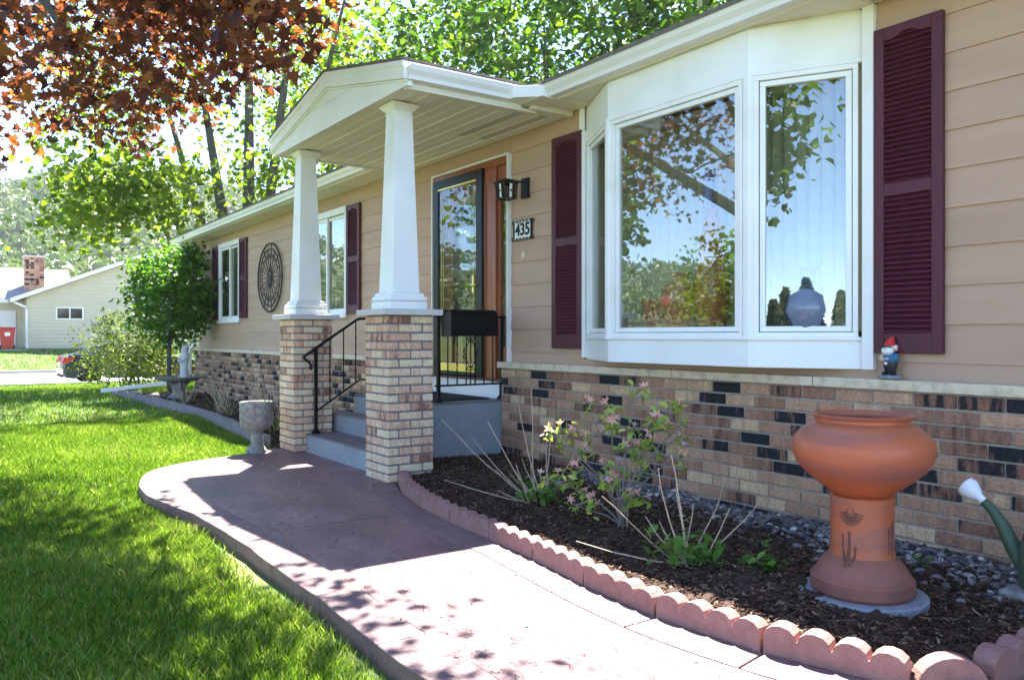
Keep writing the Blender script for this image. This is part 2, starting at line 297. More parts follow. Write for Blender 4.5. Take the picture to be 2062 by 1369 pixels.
# ------------------------------------------------------------------ mesh helpers
class MB:
    def __init__(s): s.v = []; s.f = []
    def add(s, v, f):
        o = len(s.v); s.v += [tuple(p) for p in v]; s.f += [tuple(i + o for i in q) for q in f]; return s
    def box(s, x0, x1, y0, y1, z0, z1):
        v = [(x, y, z) for z in (z0, z1) for y in (y0, y1) for x in (x0, x1)]
        return s.add(v, [(0, 2, 3, 1), (4, 5, 7, 6), (0, 1, 5, 4), (2, 6, 7, 3), (0, 4, 6, 2), (1, 3, 7, 5)])
    def hexa(s, lo, hi):            # two quads (4 points each), bottom and top, same winding (ccw from above)
        v = list(lo) + list(hi)
        return s.add(v, [(3, 2, 1, 0), (4, 5, 6, 7), (0, 1, 5, 4), (1, 2, 6, 5), (2, 3, 7, 6), (3, 0, 4, 7)])
    def prism(s, poly, a0, a1, ax='x'):
        n = len(poly)
        def P(p, a): return {'x': (a, p[0], p[1]), 'y': (p[0], a, p[1]), 'z': (p[0], p[1], a)}[ax]
        v = [P(p, a0) for p in poly] + [P(p, a1) for p in poly]
        f = [tuple(range(n))[::-1], tuple(range(n, 2 * n))] + [(i, (i + 1) % n, n + (i + 1) % n, n + i) for i in range(n)]
        return s.add(v, f)
    def tube(s, pts, r, n=8, cap=True):
        pts = [Vector(p) for p in pts]
        rs = r if isinstance(r, (list, tuple)) else [r] * len(pts)
        up = Vector((0, 0, 1)); rings = []; prev = None
        for i, p in enumerate(pts):
            d = (pts[min(i + 1, len(pts) - 1)] - pts[max(i - 1, 0)])
            d = d.normalized() if d.length > 1e-9 else up
            if prev is None:
                a = d.cross(up if abs(d.z) < 0.9 else Vector((1, 0, 0))).normalized()
            else:
                a = (prev - d * prev.dot(d)).normalized()
            prev = a; b = d.cross(a)
            rings.append([p + (a * math.cos(t) + b * math.sin(t)) * rs[i] for t in (2 * math.pi * k / n for k in range(n))])
        v = [q for ring in rings for q in ring]; f = []
        for i in range(len(pts) - 1):
            for k in range(n):
                f.append((i * n + k, i * n + (k + 1) % n, (i + 1) * n + (k + 1) % n, (i + 1) * n + k))
        if cap: f += [tuple(range(n))[::-1], tuple(range((len(pts) - 1) * n, len(pts) * n))]
        return s.add(v, f)
    def lathe(s, prof, n=24, c=(0, 0, 0), ex=1.0, ey=1.0, M=None):
        v = []; f = []
        for r, z in prof:
            for k in range(n):
                t = 2 * math.pi * k / n
                p = Vector((r * ex * math.cos(t), r * ey * math.sin(t), z))
                if M: p = M @ p
                v.append((p.x + c[0], p.y + c[1], p.z + c[2]))
        m = len(prof)
        for i in range(m - 1):
            for k in range(n):
                f.append((i * n + k, i * n + (k + 1) % n, (i + 1) * n + (k + 1) % n, (i + 1) * n + k))
        if prof[0][0] > 1e-6: f.append(tuple(range(n))[::-1])
        if prof[-1][0] > 1e-6: f.append(tuple(range((m - 1) * n, m * n)))
        return s.add(v, f)
    def ell(s, c, r, n=14, m=8, M=None):
        prof = [(math.sin(math.pi * i / m), -math.cos(math.pi * i / m)) for i in range(m + 1)]
        v = []; f = []
        for pr, pz in prof:
            for k in range(n):
                t = 2 * math.pi * k / n
                p = Vector((pr * math.cos(t) * r[0], pr * math.sin(t) * r[1], pz * r[2]))
                if M: p = M @ p
                v.append((p.x + c[0], p.y + c[1], p.z + c[2]))
        for i in range(m):
            for k in range(n):
                f.append((i * n + k, i * n + (k + 1) % n, (i + 1) * n + (k + 1) % n, (i + 1) * n + k))
        return s.add(v, f)
    def frust(s, c, h0, h1, z0, z1):   # square frustum
        lo = [(c[0] - h0, c[1] - h0, z0), (c[0] + h0, c[1] - h0, z0), (c[0] + h0, c[1] + h0, z0), (c[0] - h0, c[1] + h0, z0)]
        hi = [(c[0] - h1, c[1] - h1, z1), (c[0] + h1, c[1] - h1, z1), (c[0] + h1, c[1] + h1, z1), (c[0] - h1, c[1] + h1, z1)]
        return s.hexa(lo, hi)
    def build(s, name, m, parent=None, smooth=False, bevel=0.0, seg=2, auto=None):
        o0 = ORG.get(parent.name, Vector((0, 0, 0))) if parent else Vector((0, 0, 0))
        me = bpy.data.meshes.new(name)
        me.from_pydata([(p[0] - o0.x, p[1] - o0.y, p[2] - o0.z) for p in s.v], [], s.f)
        bm = bmesh.new(); bm.from_mesh(me); (bmesh.ops.remove_doubles(bm, verts=bm.verts, dist=1e-6) if smooth else None)
        bmesh.ops.recalc_face_normals(bm, faces=bm.faces); bm.to_mesh(me); bm.free()
        o = link(name, me, M[m] if isinstance(m, str) else m, parent)
        if parent: ORG[o.name] = o0
        if smooth: shade(me, auto or 40)
        if bevel:
            b = o.modifiers.new('bevel', 'BEVEL'); b.width = bevel; b.segments = seg; b.limit_method = 'ANGLE'; b.angle_limit = R(35)
        return o

def shade(me, deg=40):
    me.polygons.foreach_set('use_smooth', np.ones(len(me.polygons), dtype=bool))
    try: me.set_sharp_from_angle(angle=R(deg))
    except Exception: pass

ORG = {}
def link(name, me, m=None, parent=None, loc=None, rot=None):
    o = bpy.data.objects.new(name, me)
    COL.objects.link(o)
    if m is not None and me is not None and not me.materials: me.materials.append(m)
    if parent: o.parent = parent
    if loc is not None:
        o0 = ORG.get(parent.name, Vector((0, 0, 0))) if parent else Vector((0, 0, 0))
        o.location = Vector(loc) - o0
    if rot is not None: o.rotation_euler = rot
    return o

def tag(o, label=None, cat=None, group=None, kind=None):
    if label: o['label'] = label
    if cat: o['category'] = cat
    if group: o['group'] = group
    if kind: o['kind'] = kind
    return o

def thing(name, loc, label, cat, group=None, kind=None):
    o = bpy.data.objects.new(name, None); COL.objects.link(o)
    o.location = loc; o.empty_display_size = 0.1
    ORG[o.name] = Vector(loc)
    return tag(o, label, cat, group, kind)

def copy_tree(o, parent=None):
    c = o.copy(); COL.objects.link(c)
    if parent: c.parent = parent
    ORG[c.name] = ORG.get(o.name, Vector((0, 0, 0)))
    for ch in list(o.children): copy_tree(ch, c)
    return c

def poly_mesh(name, V, m, parent=None, rnd=None, smooth=False, kind=None):
    """V: (N, k, 3) array, N separate k-gons; rnd: per-polygon 0..1"""
    o0 = ORG.get(parent.name, Vector((0, 0, 0))) if parent else Vector((0, 0, 0))
    V = np.asarray(V, dtype=np.float32) - np.array(o0, dtype=np.float32)
    n, k, _ = V.shape
    me = bpy.data.meshes.new(name)
    me.vertices.add(n * k); me.vertices.foreach_set('co', V.reshape(-1))
    me.loops.add(n * k); me.loops.foreach_set('vertex_index', np.arange(n * k, dtype=np.int32))
    me.polygons.add(n); me.polygons.foreach_set('loop_start', np.arange(0, n * k, k, dtype=np.int32))
    me.update(calc_edges=True)
    a = me.attributes.new('rnd', 'FLOAT', 'FACE')
    a.data.foreach_set('value', (rng.random(n) if rnd is None else np.asarray(rnd)).astype(np.float32))
    o = link(name, me, M[m], parent)
    if kind: o['kind'] = kind
    return o

def inst_mesh(name, base_v, base_f, T, m, parent=None, kind=None, rnd=None, smooth=False):
    """merge N transformed copies of a small mesh; T: (N,3,4) affine; faces all same size"""
    o0 = ORG.get(parent.name, Vector((0, 0, 0))) if parent else Vector((0, 0, 0))
    bv = np.asarray(base_v, dtype=np.float64); bf = np.asarray(base_f, dtype=np.int32)
    n = len(T); nv = len(bv); nf, k = bf.shape
    V = np.einsum('nij,vj->nvi', T[:, :, :3], bv) + T[:, None, :, 3] - np.array(o0)
    me = bpy.data.meshes.new(name)
    me.vertices.add(n * nv); me.vertices.foreach_set('co', V.astype(np.float32).reshape(-1))
    F = (bf[None] + (np.arange(n) * nv)[:, None, None]).reshape(-1)
    me.loops.add(len(F)); me.loops.foreach_set('vertex_index', F.astype(np.int32))
    me.polygons.add(n * nf); me.polygons.foreach_set('loop_start', np.arange(0, len(F), k, dtype=np.int32))
    me.update(calc_edges=True)
    a = me.attributes.new('rnd', 'FLOAT', 'FACE')
    r = rng.random(n) if rnd is None else np.asarray(rnd)
    a.data.foreach_set('value', np.repeat(r, nf).astype(np.float32))
    if smooth: shade(me, 60)
    o = link(name, me, M[m], parent)
    if kind: o['kind'] = kind
    return o

def rot_from(nrm, spin):
    """(N,3) normals + spin -> (N,3,3) with local z = normal"""
    n = nrm / np.linalg.norm(nrm, axis=1, keepdims=True)
    h = np.where(np.abs(n[:, 2:3]) < 0.9, np.array([[0, 0, 1.0]]), np.array([[1.0, 0, 0]]))
    a = np.cross(h, n); a /= np.linalg.norm(a, axis=1, keepdims=True)
    b = np.cross(n, a)
    c, s_ = np.cos(spin)[:, None], np.sin(spin)[:, None]
    x = a * c + b * s_; y = -a * s_ + b * c
    return np.stack([x, y, n], axis=2)

MAPLE = np.array([(0, -0.5), (0.1, -0.22), (0.42, -0.30), (0.30, -0.05), (0.52, 0.14), (0.24, 0.14), (0.16, 0.27), (0, 0.55),
                  (-0.16, 0.27), (-0.24, 0.14), (-0.52, 0.14), (-0.30, -0.05), (-0.42, -0.30), (-0.1, -0.22)])
OVAL = np.array([(0, -0.5), (0.2, -0.2), (0.22, 0.1), (0, 0.5), (-0.22, 0.1), (-0.2, -0.2)])
DIAM = np.array([(0, -0.5), (0.28, 0.0), (0, 0.5), (-0.28, 0.0)])
ROUGH5 = np.array([(0, -0.5), (0.38, -0.22), (0.46, 0.2), (0.1, 0.22), (0, 0.5), (-0.3, 0.3), (-0.48, -0.1)])

def leaves(name, C_, size, shape, m, parent=None, up=0.6, kind=None, rnd=None, jitter=0.4, droop=0.16):
    n = len(C_)
    nrm = rng.normal(size=(n, 3)); nrm[:, 2] = np.abs(nrm[:, 2]) + up
    Rm = rot_from(nrm, rng.random(n) * 6.283)
    sz = size * np.clip(1 + jitter * rng.normal(0, 0.75, n), 0.35, 1.7)
    k = len(shape)
    curl = droop * rng.normal(1.0, 1.3, n); fold = rng.normal(0.25, 0.25, n)
    sx_ = rng.uniform(0.75, 1.1, n)
    loc = np.zeros((n, k, 3)); loc[:, :, 0] = shape[None, :, 0] * sx_[:, None]; loc[:, :, 1] = shape[None, :, 1]
    loc[:, :, 2] = -curl[:, None] * 2.2 * (shape[None, :, 1] ** 2) + fold[:, None] * np.abs(shape[None, :, 0])
    V = np.einsum('nij,nkj->nki', Rm, loc) * sz[:, None, None] + C_[:, None, :]
    return poly_mesh(name, V, m, parent, rnd=rnd, kind=kind)
# ------------------------------------------------------------------ ground, street, walk, beds
def sstep(a, b, x):
    t = np.clip((np.asarray(x, dtype=float) - a) / (b - a), 0, 1); return t * t * (3 - 2 * t)

def gz(x, y):
    x = np.asarray(x, dtype=float); y = np.asarray(y, dtype=float)
    z = -0.078 - 0.41 * sstep(-18, -30.6, x)
    z = np.where(x < -30.9, -0.62, z)
    z = np.where(x < -42.6, -0.50 + 0.92 * sstep(-43.0, -50.0, x), z)
    z = z + 0.02 * np.sin(x * 1.3 + y * 0.7) * (x > -30) * (x < -8)
    return z

def sheet(name, xs, ys, zf, m, kind='structure'):
    X, Y = np.meshgrid(xs, ys, indexing='ij'); Z = zf(X, Y)
    V = np.stack([X, Y, Z], -1).reshape(-1, 3); ny = len(ys)
    f = [(i * ny + j, (i + 1) * ny + j, (i + 1) * ny + j + 1, i * ny + j + 1) for i in range(len(xs) - 1) for j in range(ny - 1)]
    me = bpy.data.meshes.new(name); me.from_pydata(V.tolist(), [], f); shade(me, 50)
    return tag(link(name, me, M[m]), kind=kind)

xs = np.unique(np.concatenate([np.linspace(-450, -52, 12), np.linspace(-52, -42.61, 14), [-42.605, -42.595], [-42.5, -31.1], [-30.905, -30.895], np.linspace(-30.8, 4, 70), np.linspace(5, 420, 12)]))
ys = np.unique(np.concatenate([np.linspace(-420, -22, 12), np.linspace(-20, 14, 60), np.linspace(16, 420, 12)]))
sheet('lawn', xs, ys, gz, 'lawnbase')
road = tag(MB().box(-42.55, -30.95, -300, 400, -0.7, -0.56).build('street', 'road'), kind='structure')
for x in (-30.95, -42.75):
    tag(MB().box(x, x + 0.2, -300, 400, -0.7, -0.43).build('kerb', 'road', bevel=0.03), kind='structure')

OUT = [(2.2, -3.05), (1.0, -3.05), (-1.0, -3.045), (-2.4, -3.04), (-3.4, -3.005), (-4.3, -2.995), (-5.0, -3.0), (-5.4, -3.03), (-5.8, -3.10), (-6.26, -3.15), (-6.6, -3.13),
       (-6.92, -3.05), (-7.2, -2.95), (-7.40, -2.82), (-7.58, -2.60), (-7.70, -2.3), (-7.80, -1.98), (-8.04, -1.60)]
EDGE = [(-5.62, -1.42), (-5.48, -1.50), (-5.30, -1.565), (-4.94, -1.675), (-4.54, -1.75), (-4.11, -1.79), (-3.62, -1.815), (-3.2, -1.865), (-2.85, -1.92), (-2.5, -1.95), (-2.2, -1.955), (-1.83, -1.905), (-1.56, -1.835), (-1.40, -1.765)]

def resample(P, step=None, n=None):
    P = np.array(P, dtype=float); d = np.r_[0, np.cumsum(np.linalg.norm(np.diff(P, axis=0), axis=1))]
    n = n or max(2, int(round(d[-1] / step)) + 1)
    t = np.linspace(0, d[-1], n)
    return np.stack([np.interp(t, d, P[:, 0]), np.interp(t, d, P[:, 1])], -1)

def offset(P, w):
    P = np.asarray(P); T = np.gradient(P, axis=0); T /= np.linalg.norm(T, axis=1, keepdims=True)
    return P + w * np.stack([-T[:, 1], T[:, 0]], -1)

def smooth_line(P, it=3):
    P = np.array(P, dtype=float)
    for _ in range(it):
        Q = [P[0]]
        for a, b in zip(P[:-1], P[1:]): Q += [a * 0.75 + b * 0.25, a * 0.25 + b * 0.75]
        P = np.array(Q + [P[-1]])
    return P

OUTs = resample(smooth_line(OUT, 2), n=120)
OUTs[:, 1] += 0.010 * np.sin(OUTs[:, 0] * 9) * np.sin(OUTs[:, 0] * 3.3)
EDs = resample(smooth_line(EDGE, 2), n=60)
INN = offset(OUTs, -0.2015)
EDI = offset(EDs, -0.216)
walk_poly = [tuple(p) for p in INN] + [(-8.03, -1.0), (-5.62, -1.0)] + [tuple(p) for p in EDI] + [(-1.22, -1.9), (-1.12, -1.60), (-1.12, -0.12), (2.2, -0.12)]
walkway = tag(MB().prism(walk_poly, -0.16, 0.0, 'z').build('walkway', 'walk', bevel=0.003), kind='structure')
def band(A, B, step, z0=-0.16, z1=0.0, gap=0.006):
    d = np.r_[0, np.cumsum(np.linalg.norm(np.diff(A, axis=0), axis=1))]
    n = int(round(d[-1] / step)); ts = np.linspace(0, d[-1], n + 1)
    for a, b in zip(ts[:-1], ts[1:]):
        tt = np.linspace(a + gap / 2, b - gap / 2, 4)
        PA = [(np.interp(t, d, A[:, 0]), np.interp(t, d, A[:, 1])) for t in tt]
        PB_ = [(np.interp(t, d, B[:, 0]), np.interp(t, d, B[:, 1])) for t in tt]
        MB().prism(PA + PB_[::-1], z0, z1, 'z').build('border_stone', 'walkband', walkway, bevel=0.005)
band(OUTs, offset(OUTs, -0.20), 0.62, z0=-0.2, z1=0.003, gap=0.004)
band(offset(EDs, -0.035), offset(EDs, -0.214), 0.48, z1=0.0025)
for x in (-4.62,):
    MB().box(x - 0.002, x + 0.002, -2.79, -2.05, -0.001, 0.0012).build('control_joint', 'carve', walkway)

# planting bed on the right of the steps
def bed_h(x, y):
    x = np.asarray(x, dtype=float); y = np.asarray(y, dtype=float)
    return 0.012 + 0.05 * np.exp(-((x + 5.6) / 0.7) ** 2 - ((y + 0.5) / 0.6) ** 2) + 0.016 * np.sin(5 * x + 2 * y) * np.cos(4 * y - x) + 0.012 * sstep(-0.4, -1.2, y) * sstep(-1.95, -1.5, y)
bx_, by_ = np.linspace(-6.22, -1.26, 100), np.linspace(0, 1, 34)
XX = np.repeat(bx_[:, None], 34, 1)
edx, edy = EDs[:, 0], EDs[:, 1]
lim = np.where(bx_ < -5.6, -1.16, np.interp(bx_, edx, edy) + 0.02)
YY = -0.08 + (lim[:, None] + 0.08) * by_[None]
ZZ = bed_h(XX, YY) + 0.012 * rng.normal(size=XX.shape)
me = bpy.data.meshes.new('mulch_bed')
me.from_pydata(np.stack([XX, YY, ZZ], -1).reshape(-1, 3).tolist(), [], [(i * 34 + j, (i + 1) * 34 + j, (i + 1) * 34 + j + 1, i * 34 + j + 1) for i in range(99) for j in range(33)])
shade(me, 60); tag(link('mulch_bed', me, M['mulch']), kind='structure')
def in_bed(x, y): return (x > -6.2) & (x < -1.34) & (y < -0.1) & (y > np.where(x < -5.6, -1.12, np.interp(x, edx, edy) + 0.06))
def scatter(n, fn, box):
    x = rng.uniform(box[0], box[1], n); y = rng.uniform(box[2], box[3], n); k = fn(x, y)
    return x[k], y[k]
CUBE_V = [(x, y, z) for z in (-.5, .5) for y in (-.5, .5) for x in (-.5, .5)]
CUBE_F = [(0, 2, 3, 1), (4, 5, 7, 6), (0, 1, 5, 4), (2, 6, 7, 3), (0, 4, 6, 2), (1, 3, 7, 5)]
def chips(name, x, y, z, L=(0.010, 0.048), label=None):
    n = len(x)
    nrm = rng.normal(size=(n, 3)) * 0.35; nrm[:, 2] = 1
    Rm = rot_from(nrm, rng.random(n) * 6.283)
    S = np.stack([rng.uniform(L[0], L[1], n) * rng.uniform(.6, 1, n), rng.uniform(0.003, 0.010, n), rng.uniform(0.0015, 0.004, n)], -1)
    T = np.concatenate([Rm * S[:, None, :], np.stack([x, y, z], -1)[:, :, None]], 2)
    return tag(inst_mesh(name, CUBE_V, CUBE_F, T, 'chips'), label, 'mulch', kind='stuff')
x, y = scatter(46000, lambda x, y: in_bed(x, y) & (np.hypot(x + 1.99, y + 1.095) > 0.268), (-6.2, -1.3, -2.0, -0.1))
chips('bark_mulch', x, y, bed_h(x, y) + rng.uniform(-0.004, 0.018, len(x)), label='dark shredded bark mulch filling the bed under the bay window')

def ico(r=1):
    bm = bmesh.new(); bmesh.ops.create_icosphere(bm, subdivisions=1, radius=r)
    v = [tuple(p.co) for p in bm.verts]; f = [tuple(q.index for q in g.verts) for g in bm.faces]; bm.free(); return v, f
IV, IF = ico()
IV2 = None
def ico2():
    bm = bmesh.new(); bmesh.ops.create_icosphere(bm, subdivisions=2, radius=1)
    v = [tuple(p.co) for p in bm.verts]; f = [tuple(q.index for q in g.verts) for g in bm.faces]; bm.free(); return v, f
JV, JF = ico2()
def pebbles(name, x, y, zf, label, s=(0.010, 0.027)):
    n = len(x); Rm = rot_from(rng.normal(size=(n, 3)) * 0.4 + np.array([0, 0, 1.0]), rng.random(n) * 6.283)
    S = rng.uniform(*s, n)[:, None] * np.stack([rng.uniform(0.9, 1.4, n), rng.uniform(0.7, 1.0, n), rng.uniform(0.45, 0.75, n)], -1)
    T = np.concatenate([Rm * S[:, None, :], np.stack([x, y, zf(x, y) + S[:, 2] * 0.5], -1)[:, :, None]], 2)
    return tag(inst_mesh(name, JV, JF, T, 'pebble', smooth=True), label, 'pebbles', kind='stuff')
x = rng.uniform(-5.0, -1.36, 3000); y = -0.11 - np.abs(rng.normal(0, 0.16, 3000)) * np.interp(x, [-5, -4.2, -2.5, -1.4], [0.35, 0.9, 1.2, 1.9])
k = (y > -1.2); x, y = x[k], y[k]
pebbles('river_pebbles', x, y, bed_h, 'grey river pebbles along the foot of the brick wall')

# left bed in front of the far wing
LB = [(-8.55, -1.50), (-9.3, -1.42), (-10.2, -1.35), (-12.0, -1.25), (-14.5, -1.28), (-16.2, -1.38), (-17.6, -1.52)]
LBs = resample(smooth_line(LB, 2), n=60)
lx = LBs[::-1, 0]; ly = LBs[::-1, 1]
bx2 = np.linspace(-17.6, -8.1, 90); lim2 = np.interp(bx2, lx, ly) + 0.03
YY = -0.05 + (lim2[:, None] + 0.05) * by_[None]; XX = np.repeat(bx2[:, None], 34, 1)
ZZ = -0.03 + 0.02 * rng.normal(size=XX.shape)
me = bpy.data.meshes.new('left_mulch_bed')
me.from_pydata(np.stack([XX, YY, ZZ], -1).reshape(-1, 3).tolist(), [], [(i * 34 + j, (i + 1) * 34 + j, (i + 1) * 34 + j + 1, i * 34 + j + 1) for i in range(89) for j in range(33)])
shade(me, 60); tag(link('left_mulch_bed', me, M['mulch']), kind='structure')
x, y = scatter(7000, lambda x, y: y > np.interp(x, lx, ly) + 0.07, (-17.4, -8.2, -1.5, -0.1))
chips('bark_mulch', x, y, np.full(len(x), -0.01) + rng.uniform(-0.01, 0.02, len(x)), L=(0.03, 0.09), label='brown bark mulch in the bed beyond the steps')

# scalloped edging blocks
def scallop_profile(n=4, w=0.14, base=-0.06, valley=0.058, top=0.102, seg=6):
    P = [(0, base)]; P2 = []
    for i in range(n):
        for k in range(seg + 1):
            a = math.pi * (1 - k / seg)
            P2.append((i * w + w / 2 + math.cos(a) * w * 0.485, valley + math.sin(a) * (top - valley)))
    L = n * w
    return P + P2 + [(L, base)], L
def edging(P, m, name, labelf, group, n=4, w=0.14, th=0.072, gap=0.006, zoff=0.0, **kw):
    prof, L = scallop_profile(n, w, **kw)
    P = np.asarray(P); d = np.r_[0, np.cumsum(np.linalg.norm(np.diff(P, axis=0), axis=1))]
    mb = MB().prism([(q[0] - L / 2, q[1]) for q in prof], -th / 2, th / 2, 'y')
    me = None; i = 0; t = 0.0
    cnt = int(d[-1] // (L + gap))
    out = []
    for i in range(cnt):
        t0 = i * (L + gap); a = np.array([np.interp(t0, d, P[:, 0]), np.interp(t0, d, P[:, 1])]); t1 = t0 + L
        b = np.array([np.interp(t1, d, P[:, 0]), np.interp(t1, d, P[:, 1])])
        c = (a + b) / 2; ang = math.atan2(b[1] - a[1], b[0] - a[0])
        if me is None:
            o = mb.build(name, m, bevel=0.006); me = o.data
        else:
            o = link(name, me, M[m]); bv = o.modifiers.new('bevel', 'BEVEL'); bv.width = 0.006; bv.segments = 2; bv.limit_method = 'ANGLE'; bv.angle_limit = R(35)
        o.location = (c[0], c[1], zoff + rng.normal() * 0.003); o.rotation_euler = (rng.normal() * 0.03, rng.normal() * 0.012, ang)
        tag(o, labelf(i, cnt), 'edging block', group); out.append(o)
    return out
ELEN = float(np.sum(np.linalg.norm(np.diff(EDs, axis=0), axis=1)))
ORD = ['first', 'second', 'third', 'fourth', 'fifth', 'sixth', 'seventh', 'eighth', 'ninth', 'tenth', 'eleventh', 'twelfth', 'thirteenth', 'fourteenth', 'fifteenth', 'sixteenth', 'seventeenth']
edging(EDs, 'edger', 'edging_block', lambda i, n: ORD[i] + ' red scalloped edging block counted from the near brick pillar along the walk', 'scalloped edging blocks along the walk', n=4, w=(ELEN - 9 * 0.0065) / 36)
o = MB().prism([(math.cos(math.pi * k / 12) * 0.115, math.sin(math.pi * k / 12) * 0.10) for k in range(13)] + [(-0.115, -0.06), (0.115, -0.06)], -0.033, 0.033, 'y').build('edging_block', 'edger', bevel=0.006)
o.location = (-1.335, -1.665, 0.0); o.rotation_euler = (0, 0, R(52)); tag(o, 'single half round red edging stone filling the bed corner', 'edging block')
edging(np.array([(-1.285, -1.545), (-1.275, -1.0), (-1.275, -0.12)]), 'edger', 'edging_block', lambda i, n: ['red scalloped edging block running back from the bed corner to the wall', 'red scalloped edging block beside the wall at the right end of the bed'][i], 'edging blocks on the right end of the bed', w=0.142)
edging(LBs, 'gedger', 'edging_block', lambda i, n: ORD[i] + ' grey edging block of the far bed, counted from the stone planter', 'grey edging blocks of the far bed', n=8, w=0.068, base=-0.14, valley=0.05, top=0.068, seg=3)

# lawn blades
def on_lawn(x, y):
    edge = np.where(x > -5.0, -3.06, np.interp(x, OUTs[::-1, 0], OUTs[::-1, 1]) - 0.0)
    w = (x > -8.05) & (y > edge - 0.0 + rng.normal(0, 0.012, len(x)))
    w |= (x > -8.6) & (x <= -8.0) & (y > -1.55)
    b = (x <= -8.5) & (x > -17.7) & (y > np.interp(x, lx, ly) - 0.05)
    b |= (x > -17.9) & (x < 3) & (y > -0.2) & (y < 8.5)
    return ~(w | b)
def walk_d(x, y): return np.where(x > -5.0, -3.05 - y, np.interp(x, OUTs[::-1, 0], OUTs[::-1, 1]) - y)
def blades(n, box, h, wd, name, label, dens=None):
    x = rng.uniform(box[0], box[1], n); y = rng.uniform(box[2], box[3], n); k = on_lawn(x, y)
    x, y = x[k], y[k]
    pn = np.sin(x * 3.1 + 1.3 * np.sin(y * 2.7)) * np.sin(y * 3.7 + 1.1 * np.sin(x * 1.9))
    bare = np.clip(1 - walk_d(x, y) / 0.16, 0, 1) * (x > -6.3) * (0.55 + 0.4 * np.sin(x * 4.3))
    k = rng.random(len(x)) > np.clip(bare, 0, 0.93); x, y, pn, bare = x[k], y[k], pn[k], bare[k]
    n = len(x); hh = h * rng.uniform(0.55, 1.25, n) * (1 + 0.22 * pn) * (1 - 0.4 * bare); a = rng.random(n) * 6.283
    lean = hh * rng.uniform(0.1, 0.9, n); la = rng.random(n) * 6.283
    z = gz(x, y) - 0.004
    sx, sy = np.cos(a) * wd / 2, np.sin(a) * wd / 2
    tx, ty = np.cos(la) * lean, np.sin(la) * lean
    V = np.stack([np.stack([x - sx, y - sy, z], -1), np.stack([x + sx, y + sy, z], -1),
                  np.stack([x + sx * .75 + tx * .4, y + sy * .75 + ty * .4, z + hh * .6], -1), np.stack([x + tx, y + ty, z + hh], -1),
                  np.stack([x - sx * .75 + tx * .4, y - sy * .75 + ty * .4, z + hh * .6], -1)], 1)
    lowf = np.sin(x * 0.9 + 2 * np.sin(y * 1.3)) * np.sin(y * 1.7 + x * 0.4)
    r = np.clip(rng.random(n) * 0.75 + 0.13 * pn + 0.10 * lowf + 0.5 * bare * rng.random(n) + (rng.random(n) < 0.07) * 0.5, 0, 1)
    return tag(poly_mesh(name, V, 'grass', rnd=r), label, 'grass', kind='stuff')
blades(150000, (-6.2, -0.6, -4.75, -2.95), 0.052, 0.0042, 'lawn_grass', 'short green grass beside the near walkway edge')
blades(150000, (-12.5, -6.2, -5.3, -1.2), 0.055, 0.0062, 'lawn_grass', 'mown grass round the curved end of the walk')
blades(130000, (-31, -12.5, -7.5, 7), 0.06, 0.012, 'lawn_grass', 'bright mown grass sloping to the street')
blades(60000, (-9, 3, -9.5, -4.75), 0.055, 0.009, 'lawn_grass', 'mown grass under the copper maple')
blades(40000, (-52, -43, -12, 16), 0.07, 0.03, 'lawn_grass', 'grass bank before the yellow neighbouring house')

n = 70
lx_, ly_ = rng.uniform(-7.2, -1.6, n), rng.uniform(-2.95, -1.98, n)
k = (ly_ < np.interp(lx_, edx, edy) - 0.04) & ~on_lawn(lx_, ly_); lx_, ly_ = lx_[k], ly_[k]
tag(leaves('leaf_litter', np.stack([lx_, ly_, np.full(len(lx_), 0.009)], -1), 0.022, OVAL, 'twig', up=4.0), 'tiny dry leaf bits scattered over the walk', 'leaf litter', kind='stuff')
# ------------------------------------------------------------------ the house
house = thing('house', (-8, 0, 0), 'long single storey tan house with brick base, bay window and white gabled porch', 'house')
XL, XR = -17.30, 1.6
OPEN = [(-7.60, -6.155, 0.5, 2.825), (-5.12, -2.565, 0.93, 3.05), (-15.78, -14.47, 1.36, 2.85), (-11.25, -9.84, 1.36, 2.82)]
wall = MB().box(XL + 0.02, XL + 0.12, 0.02, 8.4, 0.0, 3.4).box(XR - 0.12, XR, 0.02, 8.4, 0.0, 3.4).box(XL, XR, 8.3, 8.4, 0, 3.4).build('wall', 'siding', house)
def rects(z0, z1, x0, x1):
    xs_ = sorted({x0, x1, *[v for o in OPEN for v in o[:2] if x0 < v < x1]})
    for a, b in zip(xs_[:-1], xs_[1:]):
        zz = [(z0, z1)]
        for o in OPEN:
            if o[0] <= a + 1e-6 and o[1] >= b - 1e-6:
                zz = [q for lo, hi in zz for q in ((lo, min(hi, o[2])), (max(lo, o[3]), hi)) if q[1] - q[0] > 0.008]
        for q in zz: yield a, b, q[0], q[1]
rows = [0.80] + [0.984 + 0.2032 * k for k in range(10)] + [3.06]
allb = []
for z0, z1 in zip(rows[:-1], rows[1:]):
    merged = []
    for a, b, lo, hi in rects(z0, z1, XL, XR):
        if merged and abs(merged[-1][1] - a) < 1e-6 and abs(merged[-1][2] - lo) < 1e-6 and abs(merged[-1][3] - hi) < 1e-6: merged[-1][1] = b
        else: merged.append([a, b, lo, hi])
    for a, b, lo, hi in merged:
        yb = -0.017 + 0.011 * (lo - z0) / max(z1 - z0, .01); yt = -0.017 + 0.011 * (hi - z0) / max(z1 - z0, .01)
        MB().prism([(yb, lo), (yt, hi + 0.004), (0.02, hi + 0.004), (0.02, lo)], a + .001, b - .001, 'x').build('siding_board', 'siding', wall)

